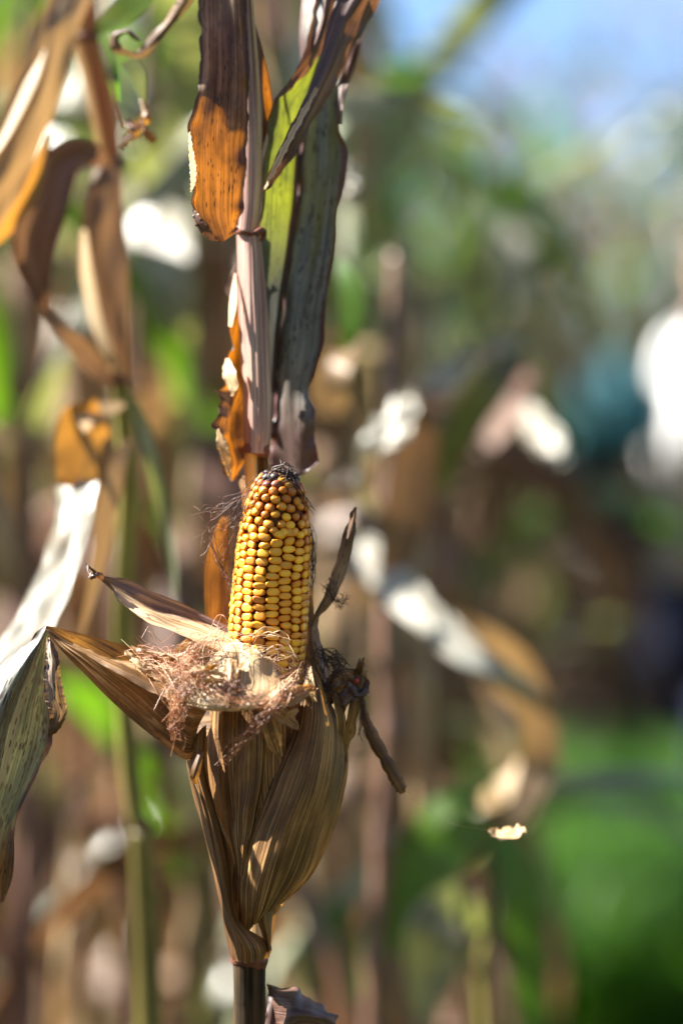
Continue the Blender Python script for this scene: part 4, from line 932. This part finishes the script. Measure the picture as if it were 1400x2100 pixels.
def plant_variant(seed, dry, height, leafy=1.0):
    """list of (part name, grid, material key) round the origin"""
    r = np.random.default_rng(seed); parts = []
    n = 26; z = np.linspace(0, height, n)
    lean = r.normal(size=2) * 0.05
    C = np.stack([lean[0] * (z / height) ** 2 + 0.01 * np.sin(z * 5), lean[1] * (z / height) ** 2, z], -1)
    parts.append(('stalk', tube_grid(C, np.interp(z, [0, 0.4 * height, height], [0.0135, 0.011, 0.004]), 8), 'stalk_dry' if dry > 0.5 else 'stalk_green'))
    nl = int(r.integers(9, 13)); az = r.uniform(0, 6.28)
    for i in range(nl):
        f = (i + 0.6) / nl; zz = 0.22 + f * (height - 0.35)
        b = np.array([np.interp(zz, z, C[:, 0]), np.interp(zz, z, C[:, 1]), zz])
        az += math.pi + r.normal() * 0.35
        isdry = r.random() < dry + (0.35 if f < 0.45 else (-0.15 if leafy < 1 else -0.30))
        L = leafy * r.uniform(0.5, 0.85) * (0.75 + 0.5 * math.sin(math.pi * min(f + 0.15, 1))); wd = r.uniform(0.05, 0.085)
        if isdry:
            V = leaf3d(b, az, L, wd * 0.8, r.uniform(0.5, 1.2), r.uniform(1.0, 2.0), (r.uniform(0.12, 0.4), r.uniform(1.0, 2.2)), r.normal() * 2.2, int(r.integers(1e6)))
            k = r.choice(['dry', 'dry', 'dry_red', 'dry_red', 'dry'])
        else:
            V = leaf3d(b, az, L, wd, r.uniform(0.7, 1.25), r.uniform(0.9, 2.2), (r.uniform(0.4, 0.7), r.uniform(0.0, 0.9)), r.normal() * 0.9, int(r.integers(1e6)))
            k = r.choice(['green', 'grey_green', 'grey_green', 'green']) if r.random() > dry * 0.6 else 'grey_green'
        parts.append(('leaf', V, str(k)))
        if 0.4 < f < 0.55 and r.random() < 0.8:      # a husked ear in the leaf axil
            e = np.array([math.cos(az + 0.6), math.sin(az + 0.6), 0]); u = np.linspace(0, 1, 10)
            E = b + e * (0.02 + 0.06 * u)[:, None] + np.array([0, 0, 1.0]) * (0.02 + 0.20 * u)[:, None]
            parts.append(('ear', tube_grid(E, 0.030 * np.sin(math.pi * np.clip(u * 0.9 + 0.08, 0, 1)) ** 0.7 + 0.002, 10), 'dry'))
    for i in range(6 if leafy == 1.0 else 0):      # tassel
        a = r.uniform(0, 6.28); u = np.linspace(0, 1, 6); t0 = C[-1]
        T = t0 + np.stack([np.cos(a) * 0.14 * u ** 1.3, np.sin(a) * 0.14 * u ** 1.3, 0.22 * u - 0.05 * u ** 2], -1) * (1.0 if i else 0.2)
        parts.append(('tassel', tube_grid(T, np.full(6, 0.004), 4), 'dry'))
    return parts

VAR = [plant_variant(100 + i, d, h, 0.40 if h < 2 else 1.0) for i, (d, h) in enumerate([(0.95, 2.35), (0.75, 2.5), (0.5, 2.45), (0.25, 2.55), (0.85, 2.2), (0.15, 2.4), (0.6, 2.6), (1.0, 1.45), (0.95, 1.62)])]
VAR_M = [[(nm, grid_mesh(nm, g), k) for nm, g, k in v] for v in VAR]
for v in VAR_M:
    for nm, me, k in v: me.materials.append(M[k])


def place_plant(vi, x, y, rot, sc, label, group):
    e = empty('maize_plant', (x, y, 0), label, 'maize plant', group); e.rotation_euler[2] = rot; e.scale = (sc, sc, sc)
    for nm, me, k in VAR_M[vi]:
        if nm == 'tassel' and sc * 2.3 < 0: continue
        o = bpy.data.objects.new(nm, me); COL.objects.link(o); o.parent = e
    return e


def at(px_, D):     # ground point seen in picture column px_ at distance D from the camera
    return (px_ - 700) * PX * D / CAM_D, D - CAM_D

fr = np.random.default_rng(21)
G1 = 'blurred maize plants in the rows behind'
rows_spec = [   # distance, columns (px), weights of variants
    (2.45, [-150, 60, 405], [0, 4, 2]),
    (2.9, [-60, 190, 380, 640], [2, 0, 5, 3]),
    (3.4, [-120, 30, 300, 520, 760], [3, 4, 2, 1, 5]),
    (4.0, [-80, 110, 230, 420, 600, 740], [0, 5, 2, 3, 6, 3]),
    (4.7, [-40, 80, 260, 360, 500, 580, 660], [1, 3, 0, 6, 5, 2, 3]),
    (5.5, [0, 150, 330, 480, 560, 600, 640], [6, 2, 3, 1, 5, 0, 2]),
]
field_plants = []
TURN = {(0, 2.7, 560): 4.4}
for D, cols, vs in rows_spec:
    far = 'nearer' if D < 3.2 else ('middle' if D < 4.5 else 'farther')
    for c, v in zip(cols, vs):
        c2 = c + 18 * math.sin(c * 1.7 + D); D2 = D + 0.1 * math.sin(c * 0.9 + 3 * D)
        kind = ('greenish' if VAR[v][0][2] == 'stalk_green' else 'straw brown') + f' blurred maize plants in the {far} rows behind'
        field_plants.append((kind, c2, D2, v, 1.0 + 0.05 * math.sin(c + D)))
for D, c, v in [(2.75, 840, 7), (3.0, 880, 8), (3.3, 820, 8), (3.6, 920, 7), (3.8, 900, 7), (4.1, 930, 8), (4.4, 870, 8), (5.2, 960, 7), (8.3, 1260, 8), (8.2, 1090, 7), (8.4, 1360, 8), (6.5, 930, 8)]:
    field_plants.append(('short dead blurred maize plants right of the ear', c, D, v, 1.0 + 0.05 * math.sin(c + D)))
for D, c, v in [(2.6, 250, 4), (2.7, 560, 0), (3.15, 120, 1), (3.15, 450, 4), (3.7, 680, 0), (3.7, 350, 6), (4.35, 20, 4), (4.35, 500, 0), (5.1, 200, 4), (5.1, 430, 1), (5.1, 590, 0)]:
    field_plants.append(('straw brown blurred maize plants crowded between the rows', c, D, v, 1.0 + 0.05 * math.sin(c + D)))
ORD = ['rightmost', 'second from the right', 'third from the right', 'fourth from the right', 'fifth from the right', 'sixth from the right', 'seventh from the right', 'eighth from the right', 'ninth from the right', 'tenth from the right', 'eleventh from the right', 'twelfth from the right']
for kind in sorted({f[0] for f in field_plants}):
    mine = sorted((f for f in field_plants if f[0] == kind), key=lambda f: -f[1])
    for k, (kd, c, D, v, sc_) in enumerate(mine):
        x, y = at(c, D)
        place_plant(v, x, y, TURN.get((v, round(D, 1), int(c)), (c * 0.37 + D * 5.1) % 6.28), sc_, f'{ORD[k]} of the {kind}', kind)

# ------------------------------------------------------------------ blurred plants right behind the ear, with the leaves the photograph shows
def mid_plant(px_, d, label, top=900, mat='stalk_dry', r=24, bot=None):
    b = Wp(px_, 2100, d); b[2] = 0
    e = empty('maize_plant', tuple(b), label, 'maize plant')
    zb_ = 1050 + CAM_Z / (PX * (1 + d / 150))
    r_ = np.random.default_rng(int(px_ + d)); ys_ = np.arange(top, 2400, 235.0)
    xo = np.cumsum(r_.normal(size=len(ys_))) * 9; xo -= xo[-1]
    pts = []
    for x_, y_ in zip(xo, ys_):
        f_ = 0.55 + 0.45 * (y_ - top) / (2400 - top)
        pts += [(px_ + x_, y_ - 40, d, r * f_ * 0.92), (px_ + x_ * 1.1, y_, d, r * f_ * 1.22), (px_ + x_, y_ + 50, d, r * f_), (px_ + x_ + r_.normal() * 5, y_ + 140, d, r * f_ * 0.95)]
    pts += [(px_, 2480, d, r), (px_, zb_, d, r)]
    px_tube('stalk', pts, e, M[mat], 90, 12)
    return e

P2 = mid_plant(765, 68, 'reddish brown blurred maize stalk close behind the cob with a broad pale drooping leaf', 560, 'stalk_dry', 27)
strip('leaf', [(752, 1130, 60, 8), (700, 1115, 58.5, 34), (735, 1135, 57, 42), (800, 1190, 54.5, 42), (870, 1255, 51.5, 40), (945, 1325, 49.4, 34), (1020, 1375, 48.6, 22), (1080, 1405, 50.6, 10), (1110, 1425, 50.6, 3)], P2, M['leaf_sunlit'], tilt=-0.4, nu=16, nv=70, lump=0.15, ruffle=0.15, ragged=0.1, seed=301)
strip('leaf', [(900, 1240, 56, 6), (980, 1310, 56, 40), (1050, 1380, 58, 52), (1100, 1470, 60, 36), (1105, 1560, 62, 40), (1080, 1630, 62, 30), (1050, 1690, 62, 14)], P2, M['dry'], tilt=-0.3, fold=0.05, nu=16, nv=60, seed=302)
strip('leaf', [(768, 1060, 54, 8), (742, 1000, 50, 16), (745, 955, 49, 14), (775, 905, 49, 26), (808, 875, 49, 36), (838, 835, 50, 26), (848, 808, 51, 8)], P2, M['leaf_sunlit'], tilt=-1.0, nu=16, nv=50, lump=0.35, ruffle=0.3, ragged=0.25, seed=303)
strip('leaf', [(840, 800, 52, 14), (862, 870, 52, 34), (850, 950, 53, 48), (830, 1050, 54, 46), (810, 1150, 55, 34), (790, 1250, 55, 14)], P2, M['dry_red'], tilt=-0.08, fold=0.1, nu=16, nv=50, seed=304)
strip('leaf', [(700, 720, 42, 6), (715, 690, 40, 18), (722, 630, 39, 27), (712, 575, 39, 20), (692, 530, 40, 6)], P2, M['green'], tilt=-0.9, nu=14, nv=40, seed=305)
strip('leaf', [(735, 700, 50, 6), (700, 740, 46, 20), (692, 790, 46, 24), (706, 840, 48, 10)], P2, M['dry'], tilt=-1.0, nu=12, nv=30, seed=306)
strip('leaf', [(720, 330, 40, 16), (722, 380, 40, 20), (716, 420, 40, 12)], P2, M['leaf_sunlit'], tilt=-0.9, nu=10, nv=20, lump=0.35, ruffle=0.3, ragged=0.25, seed=307)
strip('leaf', [(765, 1000, 56, 6), (700, 1020, 54, 18), (640, 1030, 52, 22), (560, 1050, 52, 12)], P2, M['dry'], tilt=-0.6, nu=12, nv=30, seed=308)
P3 = mid_plant(872, 80, 'blurred maize plant right of the cob with a green leaf folded over to the left', 700, 'dry', 26)
strip('leaf', [(905, 1010, 78, 14), (918, 940, 76, 28), (950, 870, 75, 38), (1000, 800, 75, 40), (1045, 745, 76, 28), (1070, 715, 77, 8)], P3, M['leaf_lime'], tilt=0.5, fold=0.2, nu=16, nv=50, seed=311)
strip('leaf', [(1075, 705, 76, 6), (1030, 700, 74, 16), (985, 725, 73, 10), (940, 748, 73, 22), (890, 778, 73, 24), (850, 800, 74, 8)], P3, M['leaf_sunlit'], tilt=-1.2, nu=14, nv=50, lump=0.35, ruffle=0.3, ragged=0.25, seed=312)
strip('leaf', [(890, 1020, 79, 20), (905, 1100, 79, 40), (890, 1190, 79, 34), (870, 1280, 80, 14)], P3, M['dry_red'], tilt=-0.4, fold=0.3, nu=14, nv=40, seed=313)
strip('leaf', [(1085, 760, 84, 10), (1060, 820, 82, 26), (1020, 880, 82, 22), (980, 930, 82, 10)], P3, M['dry'], tilt=-1.0, nu=12, nv=30, seed=314)
strip('leaf', [(1060, 830, 92, 4), (1090, 862, 88, 28), (1125, 900, 84, 32), (1155, 945, 80, 8)], P3, M['leaf_sunlit'], tilt=-0.3, nu=12, nv=30, lump=0.3, ruffle=0.3, ragged=0.25, seed=315)
P4 = mid_plant(1000, 70, 'low dark green blurred maize plant at the lower right with an arching leaf', 1760, 'stalk_green', 20)
strip('leaf', [(840, 1730, 68, 8), (870, 1690, 66, 26), (915, 1655, 65, 28), (965, 1640, 66, 22), (1010, 1635, 67, 10)], P4, M['green'], tilt=-0.9, nu=14, nv=40, seed=321)
strip('leaf', [(985, 1650, 66, 12), (1020, 1628, 64, 24), (1052, 1590, 64, 14), (1064, 1560, 65, 4)], P4, M['husk_pale'], tilt=-1.0, nu=12, nv=30, seed=322)
strip('leaf', [(1000, 1720, 70, 20), (950, 1700, 69, 60), (880, 1760, 68, 70), (820, 1850, 68, 60), (770, 1950, 68, 40), (735, 2050, 68, 12)], P4, M['green'], tilt=-0.12, fold=0.05, nu=16, nv=50, seed=323)
strip('leaf', [(1000, 1720, 70, 16), (1035, 1735, 69, 34), (1065, 1830, 68, 42), (1080, 1950, 68, 40), (1090, 2080, 68, 30), (1095, 2200, 68, 8)], P4, M['green'], tilt=-0.12, fold=0.05, nu=16, nv=50, seed=324)
strip('leaf', [(995, 1900, 70, 10), (940, 1860, 66, 50), (900, 1900, 64, 66), (880, 2000, 64, 50), (870, 2100, 64, 16)], P4, M['grey_green'], tilt=-0.12, fold=0.05, nu=16, nv=50, seed=325)
P5 = mid_plant(735, 110, 'dim grey-brown blurred maize stalk below and behind the ear', 1100, 'stalk_dry', 26)
strip('leaf', [(735, 1500, 108, 12), (705, 1600, 104, 30), (690, 1700, 103, 34), (700, 1800, 104, 20)], P5, M['dry'], tilt=-0.9, nu=12, nv=30, seed=331)
strip('leaf', [(735, 1820, 100, 12), (680, 1880, 96, 30), (650, 1960, 95, 40), (640, 2050, 96, 24)], P5, M['green'], tilt=-0.9, nu=12, nv=30, seed=332)
strip('leaf', [(735, 1400, 112, 12), (800, 1370, 112, 40), (850, 1450, 112, 50), (850, 1600, 112, 40), (830, 1720, 112, 14)], P5, M['dry_red'], tilt=-0.4, fold=0.3, nu=14, nv=40, seed=333)

P6 = mid_plant(392, 95, 'blurred maize stalk left of the sharp stem with a broad white sunlit leaf', 300, 'stalk_dry', 22)
strip('leaf', [(392, 400, 95, 10), (355, 425, 96, 40), (330, 480, 94, 56), (330, 550, 92, 58), (345, 620, 90, 44), (360, 670, 89, 10)], P6, M['leaf_sunlit'], tilt=-1.0, nu=14, nv=30, seed=351)
strip('leaf', [(392, 900, 95, 10), (440, 940, 94, 40), (470, 1040, 92, 50), (450, 1160, 92, 40), (430, 1260, 93, 10)], P6, M['dry_red'], tilt=0.2, nu=14, nv=30, seed=352)
strip('leaf', [(392, 1350, 95, 10), (370, 1440, 94, 40), (385, 1560, 93, 50), (395, 1680, 94, 20)], P6, M['grey_green'], tilt=-0.8, nu=14, nv=30, seed=353)
P7 = mid_plant(1010, 330, 'tall far blurred maize plant right of the stem with a pale sunlit leaf', 330, 'stalk_green', 14)
strip('leaf', [(1010, 400, 330, 10), (1050, 410, 328, 40), (1072, 470, 326, 50), (1066, 550, 322, 46), (1050, 620, 318, 16)], P7, M['leaf_sunlit'], tilt=-1.0, nu=14, nv=30, seed=361)
strip('leaf', [(1010, 560, 330, 10), (980, 540, 330, 40), (940, 600, 330, 50), (930, 680, 330, 20)], P7, M['grey_green'], tilt=-0.8, nu=14, nv=30, seed=362)
strip('leaf', [(1010, 760, 330, 10), (1060, 720, 330, 50), (1130, 740, 330, 60), (1200, 830, 330, 40), (1230, 900, 330, 10)], P7, M['dry'], tilt=-0.4, nu=14, nv=30, seed=363)

# a bright scrap of leaf hanging on a spider thread
spx = Wp(1036, 1708, 4.2)
scrap = empty('leaf_scrap', tuple(spx), 'small white scrap of dry leaf hanging in the air at lower right', 'leaf scrap')
strip('blade', [(1001, 1703, 4.2, 2), (1014, 1709, 4.2, 9), (1030, 1712, 4.1, 13), (1050, 1708, 4.2, 11), (1066, 1703, 4.3, 10), (1076, 1699, 4.3, 3)], scrap, M['husk_pale'], tilt=-2.0, nu=10, nv=26, ruffle=0.08, rf=8, lump=0.05, seed=341, ragged=0.08)
tube('spider_thread', W(resample(np.array([(1002, 1703, 4.2), (930, 1690, 3.2), (870, 1655, 1.8), (826, 1622, 0.6)], float), 16)), np.full(16, 0.00006), scrap, M['silk_pale'], 4)

# ------------------------------------------------------------------ weeds and the far field
def blades(name, n, xr, dr, hr, wr, mats, label, cat, seed):
    r = np.random.default_rng(seed); V, F, mi = [], [], []
    D = r.uniform(dr[0], dr[1], n); X = (r.uniform(xr[0], xr[1], n) - 700) * D / CAM_D * PX
    h = r.uniform(hr[0], hr[1], n); w = r.uniform(wr[0], wr[1], n); a = r.uniform(0, 6.28, n); ln = r.uniform(0.1, 0.7, n) * h
    for k in range(4):
        f = k / 3.0; ww = w * (1 - f) ** 0.7 * (1 if k else 0.6)
        cx = X + np.cos(a) * ln * f ** 1.8; cy = D - CAM_D + np.sin(a) * ln * f ** 1.8; cz = h * (f - 0.25 * f * f)
        for s in (-1, 1): V.append(np.stack([cx - np.sin(a) * ww * s * 0.5, cy + np.cos(a) * ww * s * 0.5, cz], -1))
    V = np.stack(V, 1).reshape(-1, 3); i = np.arange(n)[:, None] * 8
    F = np.stack([np.stack([i[:, 0] + 2 * k, i[:, 0] + 2 * k + 1, i[:, 0] + 2 * k + 3, i[:, 0] + 2 * k + 2], -1) for k in range(3)], 1).reshape(-1, 4)
    me = bpy.data.meshes.new(name); me.from_pydata(V.tolist(), [], F.tolist())
    for m in mats: me.materials.append(m)
    me.polygons.foreach_set('material_index', np.repeat(r.integers(0, len(mats), n), 3))
    me.update()
    return tag(link(name, me), label, cat, kind='stuff')

def grass_mat(name, c, tc_, seed):
    t = NT(name); g = t.n('NewGeometry'); tcn = t.n('TexCoord')
    nn = t.noise(tcn.outputs['Object'], 1.7, 3)
    col = t.mix(t.ramp(nn, [(0.35, 0.0), (0.65, 1.0)]), tuple(0.6 * x for x in c), c)
    b = t.n('BsdfPrincipled'); t.l(col, b.inputs['Base Color']); b.inputs['Roughness'].default_value = 0.45
    tr = t.n('BsdfTranslucent'); tr.inputs['Color'].default_value = (*tc_, 1)
    ms = t.n('MixShader'); ms.inputs['Fac'].default_value = 0.4
    t.l(b.outputs['BSDF'], ms.inputs[1]); t.l(tr.outputs['BSDF'], ms.inputs[2]); t.l(ms.outputs['Shader'], t.out.inputs['Surface'])
    return t.m
M['grass'] = grass_mat('grass', (0.11, 0.25, 0.03), (0.22, 0.56, 0.03), 1)
M['grass2'] = grass_mat('grass_dark', (0.06, 0.135, 0.024), (0.13, 0.34, 0.03), 2)
M['grass_dry'] = grass_mat('grass_dry', (0.25, 0.17, 0.08), (0.4, 0.25, 0.08), 3)
blades('grass', 26000, (960, 1700), (4.4, 8.6), (0.2, 0.62), (0.008, 0.022), [M['grass'], M['grass2'], M['grass']], 'green weedy grass in the gap at the lower right', 'grass', 5)
blades('grass', 6000, (-300, 1000), (2.2, 6.5), (0.08, 0.45), (0.005, 0.014), [M['grass2'], M['grass_dry'], M['grass_dry']], 'mixed dry and green undergrowth between the maize rows', 'undergrowth', 6)

def far_field(label, spots, seed):
    keys = ['dry', 'dry_red', 'grey_green', 'green', 'gold', 'stalk_dry', 'stalk_green']
    r = np.random.default_rng(seed); Vs, Fs, mi, off, UV = [], [], [], 0, []
    for D, c in spots:
        x, y = at(c, D); v = VAR[r.choice(len(VAR), p=[0.2, 0.19, 0.15, 0.06, 0.2, 0.03, 0.17, 0, 0])]; a = r.uniform(0, 6.28); s = r.uniform(0.95, 1.12)
        R = np.array([[math.cos(a), -math.sin(a), 0], [math.sin(a), math.cos(a), 0], [0, 0, 1]]) * s
        for nm, g, k in v:
            if nm == 'ear': continue
            n, m = g.shape[:2]; idx = np.arange(n * m).reshape(n, m) + off
            f = np.stack([idx[:-1, :-1], idx[:-1, 1:], idx[1:, 1:], idx[1:, :-1]], -1).reshape(-1, 4)
            Vs.append(g.reshape(-1, 3) @ R.T + np.array([x, y, 0])); Fs.append(f); mi.append(np.full(len(f), keys.index(k))); off += n * m
            UV.append(np.stack(np.meshgrid(np.linspace(0, 0.07, m) + r.uniform(), np.linspace(0, 0.7, n)), -1).reshape(-1, 2))
    V = np.concatenate(Vs); F = np.concatenate(Fs); me = bpy.data.meshes.new('maize_field'); me.from_pydata(V.tolist(), [], F.tolist())
    for k in keys: me.materials.append(M[k])
    me.polygons.foreach_set('material_index', np.concatenate(mi)); me.polygons.foreach_set('use_smooth', [True] * len(F))
    me.uv_layers.new(name='UVMap').data.foreach_set('uv', np.concatenate(UV)[F.reshape(-1)].reshape(-1)); me.update()
    return tag(link('maize_field', me), label, 'maize field', kind='stuff')

spots = []
for D in (6.4, 7.2, 8.0): spots += [(D + fr.uniform(-0.2, 0.2), c + fr.uniform(-25, 25)) for c in range(-200, 420, 70)]
for D in (8.6, 9.3, 10.0, 11.0, 12.2): spots += [(D + fr.uniform(-0.2, 0.2), c + fr.uniform(-25, 25)) for c in range(330, 1700, 48)]
far_field('distant blurred mass of tall maize beyond the weedy gap', spots, 33)

around = []       # the same field goes on beside and behind the photographer
def ground_spot(x, y): return (y + CAM_D, 700 + x / (PX * (y + CAM_D) / CAM_D)) if abs(y + CAM_D) > 1e-3 else (1e-3, 700)
for yy_ in np.arange(-4.2, -2.2, 0.5):
    for xx_ in np.arange(-3.2, 3.4, 0.34): around.append(ground_spot(xx_ + fr.uniform(-0.1, 0.1), yy_ + fr.uniform(-0.1, 0.1)))
for xx_ in (1.7, 2.2, 2.7):
    for yy_ in np.arange(-2.2, 2.6, 0.33): around.append(ground_spot(xx_ + fr.uniform(-0.1, 0.1), yy_ + fr.uniform(-0.1, 0.1)))
for xx_ in (-3.4, -2.9, -2.4):
    for yy_ in np.arange(-2.2, 3.2, 0.33): around.append(ground_spot(xx_ + fr.uniform(-0.1, 0.1), yy_ + fr.uniform(-0.1, 0.1)))
far_field('maize rows standing round the spot the picture was taken from', around, 44)

# ------------------------------------------------------------------ the person at the right edge
PD = 4.7
def pp(px_, py, dx=0.0):      # at the person's distance
    k = PD / CAM_D * PX
    return np.array([(px_ - 700) * k, PD - CAM_D + dx, CAM_Z + (1050 - py) * k])

def skin_mesh(name, verts, edges, radii, parent, mat, sub=2):
    me = bpy.data.meshes.new(name); me.from_pydata([tuple(np.asarray(v) - parent_origin(parent)) for v in verts], edges, [])
    o = link(name, me, parent, mat)
    md = o.modifiers.new('Skin', 'SKIN'); md.use_smooth_shade = True
    if not me.skin_vertices: me.attributes  # layer is created with the modifier
    for i, rr in enumerate(radii):
        sv = me.skin_vertices[0].data[i]; sv.radius = (rr, rr) if not isinstance(rr, tuple) else rr; sv.use_root = (i == 0)
    s2 = o.modifiers.new('Subdivision', 'SUBSURF'); s2.levels = sub; s2.render_levels = sub
    return o

M['skin'] = plain_mat('skin', (0.55, 0.33, 0.24), 0.5, (0.50, 0.29, 0.21), 40)
M['shirt'] = plain_mat('shirt', (0.82, 0.82, 0.82), 0.85, (0.76, 0.76, 0.77), 30)
M['jeans'] = plain_mat('jeans', (0.022, 0.032, 0.085), 0.85, (0.014, 0.02, 0.055), 60)
M['hair'] = plain_mat('hair', (0.05, 0.03, 0.02), 0.5)
M['teal'] = plain_mat('teal_cloth', (0.003, 0.075, 0.098), 0.8, (0.002, 0.055, 0.075), 30)
M['black_cloth'] = plain_mat('black_cloth', (0.012, 0.014, 0.014), 0.85)
M['sole'] = plain_mat('shoe', (0.08, 0.07, 0.07), 0.7)
px0 = pp(1482, 1050); X0, Y0 = float(px0[0]), float(px0[1])
person = empty('person', (X0, Y0, 0), 'person in a white shirt and navy trousers, cut off by the right edge', 'person')
q = lambda x, y, z: np.array([X0 + x, Y0 + y, z])
bv = [q(0, 0, 0.95), q(0, 0, 1.15), q(0, 0, 1.36), q(0.0, 0, 1.47), q(0.01, 0, 1.54), q(0.03, 0, 1.64), q(0.03, 0, 1.73),
      q(-0.02, -0.17, 1.45), q(-0.06, -0.21, 1.20), q(0.06, -0.22, 1.00), q(0.12, -0.22, 0.95),
      q(-0.02, 0.17, 1.45), q(-0.04, 0.21, 1.18), q(0.10, 0.22, 0.98), q(0.15, 0.22, 0.94),
      q(0.0, -0.10, 0.90), q(0.03, -0.11, 0.50), q(-0.03, -0.11, 0.10), q(0.10, -0.12, 0.035),
      q(0.0, 0.10, 0.90), q(0.10, 0.11, 0.50), q(0.06, 0.11, 0.10), q(0.19, 0.12, 0.035)]
be = [(0, 1), (1, 2), (2, 3), (3, 4), (4, 5), (5, 6), (3, 7), (7, 8), (8, 9), (9, 10), (3, 11), (11, 12), (12, 13), (13, 14), (0, 15), (15, 16), (16, 17), (17, 18), (0, 19), (19, 20), (20, 21), (21, 22)]
br = [(0.13, 0.15), (0.11, 0.14), (0.12, 0.16), (0.09, 0.12), 0.055, 0.09, 0.085, 0.058, 0.042, 0.03, 0.035, 0.058, 0.042, 0.03, 0.035, 0.085, 0.06, 0.042, 0.04, 0.085, 0.06, 0.042, 0.04]
skin_mesh('body', bv, be, br, person, M['skin'])
sh = [0, 1, 2, 3, 7, 8, 11, 12]; mpi = {v: i for i, v in enumerate(sh)}
skin_mesh('shirt', [bv[i] if i not in (8, 12) else bv[i] for i in sh], [(mpi[a], mpi[b]) for a, b in be if a in mpi and b in mpi],
          [(0.15, 0.17), (0.14, 0.17), (0.15, 0.19), (0.12, 0.15), 0.10, 0.085, 0.10, 0.085], person, M['shirt'])
tr_ = [0, 15, 16, 17, 19, 20, 21]; mpt = {v: i for i, v in enumerate(tr_)}
skin_mesh('trousers', [bv[i] for i in tr_], [(mpt[a], mpt[b]) for a, b in be if a in mpt and b in mpt], [(0.145, 0.165), 0.105, 0.08, 0.068, 0.105, 0.08, 0.068], person, M['jeans'])
for (ax_, ay) in ((0.05, -0.12), (0.14, 0.12)):
    skin_mesh('shoe', [q(ax_ - 0.09, ay, 0.05), q(ax_, ay, 0.05), q(ax_ + 0.11, ay, 0.04)], [(0, 1), (1, 2)], [0.045, 0.05, 0.04], person, M['sole'], 1)
skin_mesh('hair', [q(-0.02, 0, 1.66), q(0.0, 0, 1.74), q(0.05, 0, 1.775)], [(0, 1), (1, 2)], [0.085, 0.092, 0.075], person, M['hair'])
skin_mesh('nose', [q(0.115, 0, 1.685), q(0.135, 0, 1.655)], [(0, 1)], [0.012, 0.016], person, M['skin'])
for s in (-1, 1):
    skin_mesh('ear', [q(0.02, s * 0.085, 1.68), q(0.015, s * 0.09, 1.64)], [(0, 1)], [0.018, 0.012], person, M['skin'], 1)
    skin_mesh('eye', [q(0.105, s * 0.032, 1.69), q(0.108, s * 0.034, 1.689)], [(0, 1)], [0.012, 0.012], person, M['black_cloth'], 1)
    hb = bv[10] if s < 0 else bv[14]
    for k in range(5):
        L = [0.055, 0.075, 0.082, 0.076, 0.06][k]; dy = (k - 2) * 0.017
        a = hb + np.array([0.01, dy, -0.015]) if k else hb + np.array([-0.01, -0.03 * 1, 0.0])
        skin_mesh('finger', [a, a + np.array([L * 0.5, 0, -L * 0.35]), a + np.array([L * 0.75, 0, -L * 0.9])], [(0, 1), (1, 2)], [0.010, 0.009, 0.007], person, M['skin'], 1)
# backpack
bc = pp(1262, 800, 0.0); bc = np.array([X0 - 0.245, Y0 - 0.02, 0])
pack = empty('backpack', (float(bc[0]), float(bc[1]), 1.0), 'teal backpack with a dark base worn by the person at the right edge', 'backpack')
def rbox(name, c, s, parent, mat, bev=0.03):
    me = bpy.data.meshes.new(name)
    import bmesh
    bm = bmesh.new(); bmesh.ops.create_cube(bm, size=1.0)
    bmesh.ops.scale(bm, vec=s, verts=bm.verts); bmesh.ops.bevel(bm, geom=bm.edges[:], offset=bev, segments=3, affect='EDGES')
    bmesh.ops.translate(bm, vec=Vector(c) - Vector(parent_origin(parent)), verts=bm.verts); bm.to_mesh(me); bm.free()
    me.polygons.foreach_set('use_smooth', [True] * len(me.polygons)); me.update()
    return link(name, me, parent, mat)
rbox('bag', (bc[0] + 0.03, bc[1], 1.34), (0.13, 0.25, 0.22), pack, M['teal'], 0.04)
rbox('bag_base', (bc[0] + 0.03, bc[1], 1.13), (0.13, 0.245, 0.19), pack, M['black_cloth'], 0.05)
rbox('pocket', (bc[0] - 0.035, bc[1], 1.27), (0.05, 0.17, 0.10), pack, M['teal'], 0.02)
for s in (-1, 1):
    tube('strap', np.array([q(-0.17, s * 0.09, 1.46), q(-0.06, s * 0.10, 1.55), q(0.08, s * 0.10, 1.50), q(0.155, s * 0.10, 1.36), q(0.06, s * 0.15, 1.16), q(-0.15, s * 0.12, 1.12)]), [0.014] * 6, pack, M['black_cloth'], 8)
